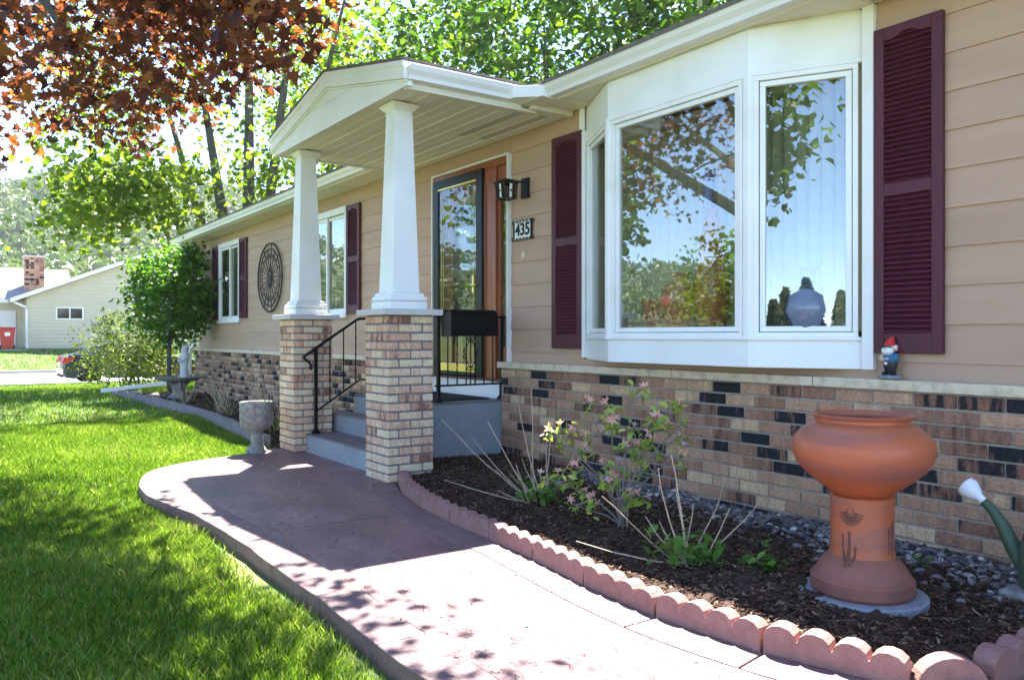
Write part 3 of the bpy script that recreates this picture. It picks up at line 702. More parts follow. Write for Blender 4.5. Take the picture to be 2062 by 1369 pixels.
# brick wainscot: mortar core, single bricks where they show, the rest as one part
wain = MB().box(-17.30, -7.62, -0.091, 0.0, -0.25, 0.83).box(-6.20, XR, -0.091, 0.0, -0.25, 0.83).build('brick_wainscot', 'mortar', house)
def brick_mesh(name, L, h, w, bev=0.004):
    bm = bmesh.new(); bmesh.ops.create_cube(bm, size=1)
    for v in bm.verts: v.co = Vector((v.co.x * L, v.co.y * w, v.co.z * h))
    bmesh.ops.bevel(bm, geom=list(bm.edges), offset=bev, segments=1, affect='EDGES')
    me = bpy.data.meshes.new(name); bm.to_mesh(me); bm.free(); return me
BL, BH, CR = 0.217, 0.0660, 0.0785
bme = {k: brick_mesh('brick', L, BH, 0.09) for k, L in (('f', BL), ('h', 0.104))}
def brick_rows(x0, x1):
    for r in range(12):
        zc = 0.827 - CR * (r + 0.5)
        off = (0.0, 0.5, 0.12, 0.62)[r % 4] * 0.229 + rng.normal() * 0.006
        x = x0 + (off % 0.229) - 0.229
        while x < x1:
            a, b = max(x + .005, x0), min(x + 0.224, x1)
            if b - a > 0.03: yield (a + b) / 2, zc, b - a
            x += 0.229
single, rest = [], []
for c, z, L in brick_rows(-6.20, XR): (single if c < -1.55 and len(single) < 245 else rest).append((c, z, L))
for c, z, L in brick_rows(-17.30, -7.62): (single if c > -9.35 and z > 0.1 else rest).append((c, z, L))
for c, z, L in single:
    o = link('brick', bme['f'] if L > 0.16 else bme['h'], M['brick'], wain, loc=(c, -0.055 + rng.normal() * 0.0020, z + rng.normal() * 0.0008), rot=(0, rng.normal() * 0.004, rng.normal() * 0.006))
    base = BL if L > 0.16 else 0.104
    o.scale = (L / base, 1, 1)
T = np.zeros((len(rest), 3, 4))
for i, (c, z, L) in enumerate(rest):
    T[i, :, :3] = np.diag([L, 0.09, BH]); T[i, :, 3] = (c, -0.055 + rng.normal() * 0.0012, z)
inst_mesh('brick_courses', CUBE_V, CUBE_F, T, 'brick', wain, kind='stuff')
joints = [-17.42, -15.9, -14.2, -12.86, -11.4, -10.1, -8.9, -7.62]
for a, b in zip(joints[:-1], joints[1:]):
    MB().box(a, b - 0.006, -0.125, -0.012, 0.832, 0.887).build('ledge_stone', 'ledge', wain, bevel=0.004)
joints = [-6.235, -5.18, -4.035, -2.9, -1.55, -0.2, XR]
for a, b in zip(joints[:-1], joints[1:]):
    MB().box(a, b - 0.006, -0.125, -0.012, 0.832, 0.887).build('ledge_stone', 'ledge', wain, bevel=0.004)

# ---- main roof, soffit, fascia, gutter
EY = -0.37
roof = MB().prism([(-0.50, 3.085), (-0.50, 3.115), (4.2, 4.68), (8.9, 3.115), (8.9, 3.085), (4.2, 4.645)], XL - 0.45, XR + 0.3, 'x').build('main_roof', 'shingle', house)
MB().prism([(EY - 0.0, 3.02), (EY, 3.10), (EY + 0.03, 3.11), (EY + 0.03, 3.02)], XL - 0.42, XR + 0.3, 'x').build('fascia', 'white', roof)
MB().prism([(0.0, 3.05), (4.2, 4.62), (8.3, 3.05)], XL - 0.40, XL - 0.36, 'x').build('gable_wall', 'white', roof)
def soffit_run(xa, xb, step, vents=()):
    n = max(1, int(round((xb - xa) / step))); w = (xb - xa) / n
    for i in range(n):
        MB().box(xa + i * w + .002, xa + (i + 1) * w - .002, EY + 0.028, -0.018, 2.998 + 0.0015 * (i % 2), 3.012).build('soffit_panel', 'soffit', roof)
soffit_run(XL - 0.40, -8.30, 0.61); soffit_run(-5.28, XR, 0.30)
MB().box(XL - 0.40, -8.30, EY - 0.004, EY + 0.026, 2.985, 3.018).build('soffit_trim', 'soffit', roof, bevel=0.004)
MB().box(-5.31, XR, EY - 0.004, EY + 0.026, 2.985, 3.018).build('soffit_trim', 'soffit', roof, bevel=0.004)
MB().box(-2.56, XR, -0.16, -0.05, 2.9935, 2.9975).build('soffit_vent', 'vent', roof)
MB().box(XL - 0.42, XL - 0.30, EY, 8.3, 2.99, 3.10).build('end_fascia', 'white', roof)
def gutter(name, parent, a, b, ax='x', face=-1, ztop=3.092, off=0.0, end=True):
    """K-style trough running from a to b along ax; profile leans outwards by `face`"""
    zb = ztop - 0.098
    pf = [(0.0, zb), (0.078, zb), (0.084, zb + 0.03), (0.108, zb + 0.062), (0.120, zb + 0.098), (0.108, zb + 0.102), (0.106, zb + 0.088), (0.008, zb + 0.088), (0.0, zb + 0.10)]
    return MB().prism([(off + face * p, z) for p, z in pf], a, b, ax).build(name, 'gutter', parent)
gutter('gutter', roof, XL - 0.46, -8.42, 'x', -1, off=EY - 0.004)
gutter('gutter', roof, -5.04, XR + 0.3, 'x', -1, off=EY - 0.004)
# downspout on the left corner with elbows and extension
ds = MB()
def rect_tube(pts, w=0.075, d=0.055):
    m = MB(); 
    pts = [Vector(p) for p in pts]
    rings = []
    for i, p in enumerate(pts):
        t = (pts[min(i + 1, len(pts) - 1)] - pts[max(i - 1, 0)]).normalized()
        sx = Vector((0.0, 0.0, 1.0)).cross(t)
        sx = sx.normalized() if sx.length > 0.2 else Vector((1, 0, 0))
        sy = t.cross(sx)
        rings.append([p + sx * (w / 2 * a) + sy * (d / 2 * b) for a, b in ((-1, -1), (1, -1), (1, 1), (-1, 1))])
    v = [q for r_ in rings for q in r_]; f = []
    for i in range(len(pts) - 1):
        for k in range(4): f.append((i * 4 + k, i * 4 + (k + 1) % 4, (i + 1) * 4 + (k + 1) % 4, (i + 1) * 4 + k))
    f += [(3, 2, 1, 0), tuple(range(len(v) - 4, len(v)))]
    return m.add(v, f)
dsp = rect_tube([(-17.40, -0.42, 3.0), (-17.40, -0.42, 2.93), (-17.38, -0.36, 2.86), (-17.36, -0.13, 2.70), (-17.36, -0.075, 2.60), (-17.36, -0.075, 1.05), (-17.36, -0.085, 0.95), (-17.36, -0.16, 0.85), (-17.36, -0.18, 0.76), (-17.36, -0.18, 0.36), (-17.37, -0.26, 0.24)]).build('downspout', 'gutter', house, bevel=0.006)
ext = rect_tube([(-17.36, -0.33, 0.20), (-17.6, -0.75, 0.15), (-18.0, -1.72, 0.03)], 0.105, 0.075).build('spout_extension', 'gutter', house, bevel=0.006)

# ---- porch roof
PX0, PX1, PYF = -8.12, -5.37, -1.545     # soffit edges, front board plane
PXC = (PX0 + PX1) / 2
porch = MB().prism([(PX0 - 0.08, 3.125), (PXC, 3.425), (PX1 + 0.10, 3.125), (PX1 + 0.10, 3.150), (PXC, 3.452), (PX0 - 0.08, 3.150)], -1.60, 2.2, 'y').build('porch_roof', 'shingle', house)
SZ = 2.962
n = 13; w = (0 - PYF - 0.05) / n
for i in range(n):
    a = PYF + 0.02 + i * w
    dz = 0.006 if i % 2 else 0.0
    vent = i in (10, 11)
    MB().box(PX0, PX1 + (0 if a < EY else 0.10), a + .004, a + w - .004, SZ + dz, SZ + 0.02 + dz).build('soffit_plank', 'vent' if False else 'soffit', porch)
    MB().box(PX0, PX1, a - .004, a + .004, SZ - 0.003, SZ + 0.02).build('soffit_seam', 'gutter', porch)
for i in (9, 11):
    a = PYF + 0.02 + i * w; MB().box(PX1 - 1.0, PX1 - 0.05, a + .015, a + w - .015, SZ - 0.0, SZ + 0.004).build('soffit_vent', 'vent', porch)
sl = 0.30 / (PX1 + 0.10 - PXC)
def rake(z_lo, z_hi, y0, y1, name, m):
    MB().prism([(PX0 - 0.08, 3.13 + z_lo), (PXC, 3.43 + z_lo), (PXC, 3.43 + z_hi), (PX0 - 0.08, 3.13 + z_hi)], y0, y1, 'y').build(name, m, porch, bevel=0.003)
    MB().prism([(PX1 + 0.10, 3.13 + z_lo), (PXC + .001, 3.43 + z_lo), (PXC + .001, 3.43 + z_hi), (PX1 + 0.10, 3.13 + z_hi)], y0, y1, 'y').build(name, m, porch, bevel=0.003)
rake(-0.135, -0.042, PYF - 0.042, PYF - 0.012, 'rake_board', 'white')
rake(-0.046, -0.004, PYF - 0.054, PYF - 0.012, 'rake_trim', 'white')
rake(-0.155, -0.137, PYF - 0.028, PYF + 0.0, 'rake_moulding', 'gutter')
# gable face in three horizontal boards
def gboard(z0, z1, y, name='gable_board'):
    top = lambda z: max(0.0, (3.43 - 0.135 - z) / sl)
    h0 = min(top(z0), PX1 + 0.07 - PXC); h1 = min(top(z1), PX1 + 0.07 - PXC)
    zk = 3.43 - 0.135 - h0 * sl
    MB().prism([(PXC - h0, z0), (PXC + h0, z0), (PXC + h0, max(z0 + .001, min(zk, z1 - .001))), (PXC + h1, z1), (PXC - h1, z1), (PXC - h0, max(z0 + .001, min(zk, z1 - .001)))] if h1 > 0.01 else [(PXC - h0, z0), (PXC + h0, z0), (PXC, z1)], y - 0.012, y, 'y').build(name, 'white', porch)
gboard(SZ - 0.012, SZ + 0.105, PYF - 0.004, 'frieze_board'); gboard(SZ + 0.109, SZ + 0.208, PYF + 0.002); gboard(SZ + 0.212, 3.30, PYF + 0.004)
MB().box(PX0 - 0.05, PX0 - 0.02, PYF, EY, SZ - 0.012, 3.13).build('side_fascia', 'white', porch)
MB().box(PX1 + 0.02, PX1 + 0.05, PYF, EY - 0.13, SZ - 0.012, 3.13).build('side_fascia', 'white', porch)
MB().box(PX1 - 0.002, PX1 + 0.056, PYF + 0.01, EY + 0.02, SZ - 0.022, SZ + 0.004).build('soffit_trim', 'soffit', porch, bevel=0.004)
gutter('gutter', porch, PYF - 0.02, EY - 0.30, 'y', 1, off=PX1 + 0.054, ztop=3.088)
gutter('gutter', porch, PYF - 0.02, EY - 0.10, 'y', -1, off=PX0 - 0.054, ztop=3.088)
MB().box(PX1 + 0.052, PX1 + 0.10, PYF - 0.02, EY - 0.1, 3.092, 3.135).build('upper_fascia', 'white', porch, bevel=0.003)
MB().box(PX1 - 0.012, PX1 + 0.36, EY - 0.16, EY + 0.05, SZ + 0.021, 2.9905).build('corner_soffit', 'soffit', porch)
MB().box(PX1 + 0.012, PX1 + 0.098, PYF - 0.011, PYF + 0.03, SZ - 0.011, 3.10).box(PX0 - 0.078, PX0 + 0.0, PYF - 0.011, PYF + 0.03, SZ - 0.011, 3.10).build('gable_return', 'white', porch)
MB().box(PX1 + 0.057, PX1 + 0.118, EY - 0.06, -0.019, SZ - 0.006, 2.9965).build('soffit_return', 'soffit', porch)
# gutter inside mitre (short diagonal piece)
mit = [(PX1 + 0.174, EY - 0.30), (PX1 + 0.335, EY - 0.124), (PX1 + 0.335, EY - 0.004), (PX1 + 0.054, EY - 0.004), (PX1 + 0.054, EY - 0.30)]
MB().prism(mit, 2.991, 3.083, 'z').build('gutter_corner', 'gutter', porch, bevel=0.004)
for (x, y) in ((PX1 + 0.115, EY - 0.30),):
    MB().box(PX1 + 0.05, PX1 + 0.177, y - 0.004, y + 0.004, 2.988, 3.0965).build('gutter_seam', 'white', porch)

# ---- windows with sliding sashes on the far wing
def side_window(x0, x1, z0, z1):
    w_ = MB().box(x0, x1, -0.045, -0.005, z0, z0 + 0.075).box(x0, x1, -0.05, -0.005, z1 - 0.085, z1).box(x0, x0 + 0.06, -0.045, -0.005, z0 + 0.075, z1 - 0.085).box(x1 - 0.06, x1, -0.045, -0.005, z0 + 0.075, z1 - 0.085).build('window', 'white', house, bevel=0.004)
    MB().box(x0 - 0.02, x1 + 0.02, -0.07, -0.046, z0 - 0.004, z0 + 0.045).build('sill', 'white', w_, bevel=0.004)
    xm = (x0 + x1) / 2
    for a, b, y in ((x0 + 0.062, xm + 0.025, -0.022), (xm - 0.025, x1 - 0.062, 0.004)):
        s_ = MB().box(a, b, y, y + 0.02, z0 + 0.077, z0 + 0.12).box(a, b, y, y + 0.02, z1 - 0.13, z1 - 0.087).box(a, a + 0.042, y, y + 0.02, z0 + 0.12, z1 - 0.13).box(b - 0.042, b, y, y + 0.02, z0 + 0.12, z1 - 0.13).build('sash', 'white', w_)
        MB().box(a + 0.043, b - 0.043, y + 0.008, y + 0.012, z0 + 0.121, z1 - 0.131).build('pane', 'glass', w_)
    MB().box(x0, x1, 0.6, 0.62, z0 - .1, z1 + .1).box(x0 - .02, x0, 0.03, 0.6, z0 - .1, z1 + .1).box(x1, x1 + .02, 0.03, 0.6, z0 - .1, z1 + .1).box(x0, x1, 0.03, 0.6, z1 + .08, z1 + .1).box(x0, x1, 0.03, 0.6, z0 - .1, z0 - .08).build('reveal', 'roomw', w_)
    n = int((x1 - x0 - 0.1) / 0.085)
    for i in range(n):
        a = x0 + 0.06 + i * 0.085
        MB().prism([(a, 0.09), (a + 0.045, 0.075), (a + 0.09, 0.085), (a + 0.09, 0.088), (a + 0.045, 0.078), (a, 0.093)], z0 + 0.07, z1 - 0.09, 'z').build('curtain_fold', 'drape', w_)
side_window(-15.77, -14.48, 1.365, 2.845); side_window(-11.24, -9.85, 1.365, 2.815)

# ---- shutters
def shutter(x0, x1, z0, z1):
    st = 0.058; y0, y1 = -0.052, -0.018
    zm = z0 + (z1 - z0) * 0.50
    fr = MB().box(x0, x0 + st, y0, y1, z0, z1).box(x1 - st, x1, y0, y1, z0, z1)
    fr.box(x0 + st, x1 - st, y0 + .002, y1, z0, z0 + 0.11).box(x0 + st, x1 - st, y0 + .002, y1, zm - 0.035, zm + 0.035)
    n = 10; xa, xb = x0 + st, x1 - st; top = z1 - 0.075
    arch = [(xa, z1), (xa, top)] + [(xa + (xb - xa) * t, top + 0.028 * math.sin(math.pi * (t - 0.2) / 0.6)) for t in np.linspace(0.2, 0.8, n)] + [(xb, top), (xb, z1)]
    fr.prism(arch, y0 + .002, y1, 'y')
    s_ = fr.build('shutter', 'shutter', house, bevel=0.004)
    MB().box(xa - .002, xb + .002, y1 - 0.006, y1 - 0.002, z0 + .1, z1 - .02).build('back_panel', 'shutter', s_)
    key = round(x1 - x0, 2)
    if key not in LOU:
        L = xb - xa
        b = MB().prism([(-0.011, -0.0145), (-0.015, -0.011), (0.008, 0.0145), (0.011, 0.012)], -L / 2, L / 2, 'x').build('louvre', 'shutter')
        LOU[key] = b.data; bpy.data.objects.remove(b)
    for lo, hi in ((z0 + 0.11, zm - 0.035), (zm + 0.035, z1 - 0.04)):
        k = int((hi - lo) / 0.0285)
        for i in range(k):
            link('louvre', LOU[key], M['shutter'], s_, loc=((xa + xb) / 2, y0 + 0.016, lo + (i + 0.5) * (hi - lo) / k))
    for zz in (z0 + .04, z1 - .04):
        for xx in (x0 + .028, x1 - .028):
            MB().ell((xx, y0 - .001, zz), (.005, .003, .005), 8, 4).build('screw', 'shutter', s_)
LOU = {}
shutter(-2.562, -2.180, 1.032, 2.835); shutter(-5.505, -5.112, 1.02, 2.812)
shutter(-9.835, -9.435, 1.41, 2.80); shutter(-11.66, -11.26, 1.41, 2.80)
shutter(-16.20, -15.79, 1.435, 2.825); shutter(-14.465, -14.06, 1.435, 2.825)

# ---- bay window
A_, B_, C_, D_ = (-5.095, 0.0), (-4.475, -0.32), (-3.215, -0.32), (-2.645, 0.0)
def panel_frame(p, q):
    p, q = Vector(p), Vector(q); t = (q - p); L = t.length; t.normalize(); nrm = Vector((t.y, -t.x)); return p, t, nrm, L
def fbox(mb, fr, t0, t1, d0, d1, z0, z1):
    p, t, nrm, L = fr
    P = lambda a, d: tuple(p + t * a + nrm * d)
    c = [P(t0, d0), P(t0, d1), P(t1, d1), P(t1, d0)]
    mb.hexa([(x, y, z0) for x, y in c], [(x, y, z1) for x, y in c]); return mb
pl = [(-5.10, 0.0), A_, B_, C_, D_, (-2.64, 0.0)]
plan = [(-5.10, 0.03), A_, B_, C_, D_, (-2.64, 0.03)]
bay = MB().prism(plan, 0.936, 0.965, 'z').build('bay_window', 'white', house)
MB().prism(plan, 2.985, 2.9975, 'z').build('bay_top', 'white', bay)
FR = [panel_frame(A_, B_), panel_frame(B_, C_), panel_frame(C_, D_)]
Z0b, Z1b = 1.105, 2.715
for fr in FR:
    L = fr[3]
    fbox(MB(), fr, 0.0, L, -0.02, 0.004, 0.938, Z0b - 0.004).build('apron_panel', 'white', bay, bevel=0.002)
    fbox(MB(), fr, 0.0, L, -0.02, 0.006, Z1b + 0.004, 2.985).build('header_panel', 'white', bay, bevel=0.002)
    fbox(MB(), fr, 0.0, L, -0.05, 0.022, Z0b - 0.004, Z0b + 0.014).build('sill', 'white', bay, bevel=0.003)
    fbox(MB(), fr, 0.0, L, -0.05, 0.016, Z1b - 0.02, Z1b + 0.004).build('head_trim', 'white', bay, bevel=0.003)
    m0 = 0.035
    f_ = MB(); za, zb = Z0b + 0.014, Z1b - 0.02
    for t0, t1, lo, hi in ((m0, L - m0, za, za + 0.03), (m0, L - m0, zb - 0.03, zb), (m0, m0 + 0.03, za + .03, zb - .03), (L - m0 - 0.03, L - m0, za + .03, zb - .03)): fbox(f_, fr, t0, t1, -0.05, 0.012, lo, hi)
    f_.build('frame', 'white', bay, bevel=0.003)
    s_ = MB(); m1 = m0 + 0.034
    for t0, t1, lo, hi in ((m1, L - m1, za + .034, za + 0.066), (m1, L - m1, zb - 0.066, zb - .034), (m1, m1 + 0.034, za + .066, zb - .066), (L - m1 - 0.034, L - m1, za + .066, zb - .066)): fbox(s_, fr, t0, t1, -0.04, -0.002, lo, hi)
    s_.build('sash', 'white', bay, bevel=0.004)
    fbox(MB(), fr, m1 + .035, L - m1 - .035, -0.026, -0.020, za + .067, zb - .067).build('pane', 'glass', bay)
def post(P, w, z0, z1):
    MB().prism([(P[0] + w * math.cos(a), P[1] + w * math.sin(a)) for a in np.linspace(0, 2 * math.pi, 9)[:-1] + math.pi / 8], z0, z1, 'z').build('corner_post', 'white', bay)
post((B_[0] + 0.004, B_[1] + 0.022), 0.042, Z0b, Z1b); post((C_[0] - 0.004, C_[1] + 0.022), 0.042, Z0b, Z1b)
MB().box(-2.638, -2.568, -0.045, 0.01, 0.936, 2.996).build('casing', 'white', bay, bevel=0.004)
MB().box(-5.112, -5.075, -0.045, 0.01, 0.95, 2.80).box(-5.16, -5.098, -0.03, -0.017, 2.80, 2.996).build('casing', 'white', bay, bevel=0.004)
MB().prism([(-5.06, 0.5), (-5.06, 0.0), (-4.47, -0.285), (-3.22, -0.285), (-2.68, 0.0), (-2.68, 0.5)], 1.085, 1.125, 'z').build('seat_board', 'white', bay)
room = MB().box(-6.3, -1.6, 4.4, 4.45, 0.7, 3.0).box(-6.35, -6.3, 0.05, 4.4, 0.7, 3.0).box(-1.6, -1.55, 0.05, 4.4, 0.7, 3.0).box(-6.3, -1.6, 0.05, 4.4, 0.70, 0.75).build('room', 'roomw', house)
MB().box(-6.3, -1.6, 0.05, 4.4, 2.93, 2.98).prism([(-5.05, 0.06), (-5.05, 0.0), (-4.46, -0.28), (-3.23, -0.28), (-2.69, 0.0), (-2.69, 0.06)], 2.735, 2.76, 'z').build('ceiling', 'room', room)
MB().box(-5.06, -2.68, 0.03, 0.08, 2.60, 2.93).build('valance', 'room', room)
MB().box(-5.14, -5.06, 0.02, 0.3, 1.0, 2.93).box(-2.68, -2.60, 0.02, 0.3, 1.0, 2.93).build('jamb', 'room', room)

# ---- entrance: trim, wooden frame, storm door, sidelight
DX0, DX1, DZ0, DZ1 = -7.595, -6.158, 0.705, 2.82
door = MB().box(DX0, DX0 + 0.02, -0.05, 0.02, 0.55, DZ1).box(DX1 - 0.016, DX1, -0.055, 0.02, 0.886, DZ1).box(DX0 + .02, DX1 - .016, -0.055, 0.02, DZ1 - 0.018, DZ1).build('front_door', 'gutter', house)
MB().box(DX0 + .021, DX1 - .017, -0.028, 0.10, DZ1 - 0.085, DZ1 - 0.019).box(DX0 + .021, DX0 + 0.06, -0.028, 0.1, DZ0, DZ1 - .086).box(-6.585, -6.40, -0.028, 0.10, DZ0, DZ1 - .086).box(-6.225, DX1 - .017, -0.028, 0.1, DZ0, DZ1 - .086).build('door_frame', 'wood', door, bevel=0.006)
# sidelight
MB().box(-6.40, -6.225, 0.0, 0.04, DZ0, 1.02).box(-6.40, -6.225, 0.0, 0.04, 2.60, DZ1 - .086).box(-6.40, -6.365, 0.0, 0.04, 1.02, 2.60).box(-6.255, -6.225, 0.0, 0.04, 1.02, 2.60).build('sidelight', 'wood', door, bevel=0.005)
MB().box(-6.365, -6.255, 0.018, 0.024, 1.02, 2.60).build('pane', 'glass2', door)
MB().box(-6.39, -6.23, 0.3, 0.31, 0.8, 2.7).build('inner_screen', 'black', door)
SX0, SX1 = -7.53, -6.59
st = MB().box(SX0, SX0 + 0.10, -0.062, -0.030, 0.73, 2.75).box(SX1 - 0.105, SX1, -0.062, -0.030, 0.73, 2.75).box(SX0 + .1, SX1 - .105, -0.062, -0.030, 2.655, 2.75).box(SX0 + .1, SX1 - .105, -0.062, -0.030, 0.73, 0.765).build('storm_door', 'storm', door, bevel=0.006)
ga, gb, gc, gd = SX0 + 0.10, SX1 - 0.105, 0.765, 2.655
MB().box(ga, gb, -0.064, -0.040, gd - 0.014, gd).build('glazing_bead', 'brass', door)
MB().box(ga, gb, -0.066, -0.040, gc + 0.002, gc + 0.085).build('kick_plate', 'brass', door, bevel=0.004)
MB().box(ga + .01, gb - .01, -0.05, -0.046, gc + .087, gd - .015).build('pane', 'glass2', door)
for xx in (ga + 0.05, ga + 0.09, gb - 0.06): MB().box(xx, xx + 0.003, -0.053, -0.051, gc + .1, gd - .05).build('came', 'brass', door)
MB().tube([(SX1 - 0.14, -0.065, 1.62), (SX1 - 0.14, -0.10, 1.62), (SX1 - 0.05, -0.10, 1.62)], 0.012).box(SX1 - 0.155, SX1 - 0.125, -0.072, -0.062, 1.55, 1.72).build('handle', 'brass', door, smooth=True)
# inner wooden door with tall light
inn = MB().box(SX0 + .01, SX0 + 0.20, 0.05, 0.09, 0.72, 2.73).box(SX1 - 0.20, SX1 - .01, 0.05, 0.09, 0.72, 2.73).box(SX0 + .2, SX1 - .2, 0.05, 0.09, 2.47, 2.73).box(SX0 + .2, SX1 - .2, 0.05, 0.09, 0.72, 1.05).build('inner_door', 'wood', door, bevel=0.008)
MB().box(SX0 + .2, SX1 - .2, 0.066, 0.072, 1.05, 2.47).build('pane', 'glass2', door)
MB().box(SX0 + .1, SX1 - .1, 0.5, 0.52, 0.75, 2.7).build('inner_screen', 'drape', door)
MB().box(DX0 + .01, -6.215, -0.06, 0.1, 0.538, 0.70).build('riser_board', 'white', door)
MB().box(DX0 + .015, -6.218, -0.085, 0.1, 0.70, 0.722).build('threshold', 'carve', door, bevel=0.003)
# ------------------------------------------------------------------ steps
steps = thing('porch_steps', (-6.9, -0.6, 0), 'blue grey painted concrete steps and landing between the brick pillars', 'steps')
MB().box(-7.61, -6.21, -0.926, -0.005, -0.2, 0.520).build('landing', 'concrete', steps, bevel=0.008)
MB().box(-7.612, -6.208, -0.930, -0.005, 0.521, 0.538).build('landing_slab', 'tread', steps, bevel=0.006)
MB().box(-7.95, -6.0, -1.108, -0.927, -0.2, 0.342).build('step', 'concrete', steps, bevel=0.008)
MB().box(-7.95, -6.0, -1.112, -0.927, 0.343, 0.358).build('tread', 'tread', steps, bevel=0.006)
MB().box(-7.615, -6.0, -1.43, -1.109, -0.2, 0.163).build('step', 'concrete', steps, bevel=0.010)
MB().box(-7.615, -6.0, -1.434, -1.109, 0.164, 0.179).build('tread', 'tread', steps, bevel=0.006)
tag(MB().box(-7.45, -6.33, -0.80, -0.14, 0.5385, 0.552).build('door_mat', 'matrug', bevel=0.004), 'black door mat on the landing before the door', 'mat')

# ------------------------------------------------------------------ porch columns
def column(cx, cy, label):
    t = thing('porch_column', (cx, cy, 0), label, 'column', 'porch columns')
    S, n, cr = 0.399, 19, 0.0677; h = S / 2
    MB().box(cx - h + .008, cx + h - .008, cy - h + .008, cy + h - .008, -0.05, n * cr).build('mortar_core', 'pmortar', t)
    Ls, W, J, Hb = 0.1925, 0.0915, 0.012, 0.0547
    mx_ = PBM[0]; my_ = PBM[1]
    for r in range(n):
        z = (r + 0.5) * cr
        odd = r % 2
        def put(me, x, y): 
            o = link('brick', me, M['pbrick'], t, loc=(cx + x + rng.normal() * .0012, cy + y + rng.normal() * .0012, z)); return o
        if odd:
            for sy in (-1, 1):
                for sx in (-1, 1): put(mx_, sx * (Ls + J) / 2, sy * (h - W / 2))
            for sx in (-1, 1): put(my_, sx * (h - W / 2), 0)
        else:
            for sx in (-1, 1):
                for sy in (-1, 1): put(my_, sx * (h - W / 2), sy * (Ls + J) / 2)
            for sy in (-1, 1): put(mx_, 0, sy * (h - W / 2))
    z = n * cr
    MB().box(cx - h - .055, cx + h + .055, cy - h - .055, cy + h + .055, z + 0.001, z + 0.048).build('cap_stone', 'capstone', t, bevel=0.005)
    z += 0.048
    MB().box(cx - .165, cx + .165, cy - .165, cy + .165, z + .0005, z + 0.062).build('plinth', 'white', t, bevel=0.006)
    prof = [(0.140, 0.0), (0.160, 0.006), (0.163, 0.022), (0.158, 0.036), (0.143, 0.042), (0.146, 0.052), (0.140, 0.064), (0.124, 0.072)]
    mb = MB(); v = []; f = []
    for hh, zz in prof: v += [(cx - hh, cy - hh, z + .063 + zz), (cx + hh, cy - hh, z + .063 + zz), (cx + hh, cy + hh, z + .063 + zz), (cx - hh, cy + hh, z + .063 + zz)]
    for i in range(len(prof) - 1):
        for k in range(4): f.append((i * 4 + k, i * 4 + (k + 1) % 4, i * 4 + 4 + (k + 1) % 4, i * 4 + 4 + k))
    f += [(3, 2, 1, 0), tuple(range(len(v) - 4, len(v)))]
    mb.add(v, f).build('base_moulding', 'white', t)
    zt = 2.955; zs = z + 0.133
    MB().frust((cx, cy), 0.119, 0.0775, zs, zt - 0.052).build('shaft', 'white', t, bevel=0.004)
    prof = [(0.082, 0.0), (0.090, 0.010), (0.097, 0.016), (0.111, 0.032), (0.119, 0.034), (0.119, 0.052)]
    mb = MB(); v = []; f = []; z = zt - 0.054
    for hh, zz in prof: v += [(cx - hh, cy - hh, z + zz), (cx + hh, cy - hh, z + zz), (cx + hh, cy + hh, z + zz), (cx - hh, cy + hh, z + zz)]
    for i in range(len(prof) - 1):
        for k in range(4): f.append((i * 4 + k, i * 4 + (k + 1) % 4, i * 4 + 4 + (k + 1) % 4, i * 4 + 4 + k))
    f += [(3, 2, 1, 0), tuple(range(len(v) - 4, len(v)))]
    mb.add(v, f).build('capital', 'white', t)
PBM = (brick_mesh('pillar_brick', 0.1925, 0.0550, 0.0915, 0.006), brick_mesh('pillar_brick', 0.0915, 0.0550, 0.1925, 0.006))
column(-5.8045, -1.350, 'near white tapered porch column on a tan brick pillar beside the mulch bed')
column(-7.8300, -1.350, 'far white tapered porch column on a tan brick pillar beside the stone planter')

# ------------------------------------------------------------------ railings, mailbox
def baluster(p0, p1, parent, twist=False):
    if twist:
        n = 22; pts = [Vector(p0).lerp(Vector(p1), i / n) for i in range(n + 1)]
        rs = [0.0062 + (0.0028 if (i % 3 == 1) else 0.0) for i in range(n + 1)]
        MB().tube(pts, rs, 6).build('baluster', 'iron', parent)
    else: MB().tube([p0, p1], 0.0068, 6).build('baluster', 'iron', parent)
def spost(x, y, z0, z1, parent):
    MB().box(x - .015, x + .015, y - .015, y + .015, z0, z1).build('post', 'iron', parent, bevel=0.003)
    MB().lathe([(0.045, z0), (0.045, z0 + 0.012), (0.028, z0 + 0.03), (0.021, z0 + 0.045), (0.018, z0 + 0.06)], 12, (x, y, 0)).build('foot', 'iron', parent, smooth=True)
rl = thing('stair_railing', (-7.55, -1.36, 0.179), 'black iron stair handrail with curled end beside the far brick pillar', 'railing')
spost(-7.55, -1.355, 0.18, 1.00, rl)
rail_pts = [(-7.55, -1.40, 0.80), (-7.55, -1.412, 0.815), (-7.55, -1.405, 0.845), (-7.55, -1.425, 0.875), (-7.55, -1.46, 0.895), (-7.55, -1.475, 0.925), (-7.55, -1.448, 0.945), (-7.55, -1.36, 1.004), (-7.55, -0.925, 1.290), (-7.55, -0.88, 1.300), (-7.55, -0.30, 1.300)]
MB().tube(rail_pts, [0.010, 0.014] + [0.0135] * 9, 8).build('handrail', 'iron', rl, smooth=True)
MB().tube([(-7.55, -1.345, 0.40), (-7.55, -0.905, 0.682), (-7.55, -0.87, 0.688), (-7.55, -0.30, 0.688)], 0.0095, 6).build('bottom_rail', 'iron', rl)
for y, tw in ((-1.211, True), (-1.068, False), (-0.938, True), (-0.82, False), (-0.69, True), (-0.56, False), (-0.43, True)):
    zt = 1.0 + (y + 1.36) * 0.663 if y < -0.92 else 1.30
    zb = 0.40 + (y + 1.345) * 0.64 if y < -0.905 else 0.688
    baluster((-7.55, y, zb), (-7.55, y, zt), rl, tw)
spost(-7.55, -0.30, 0.539, 1.30, rl)
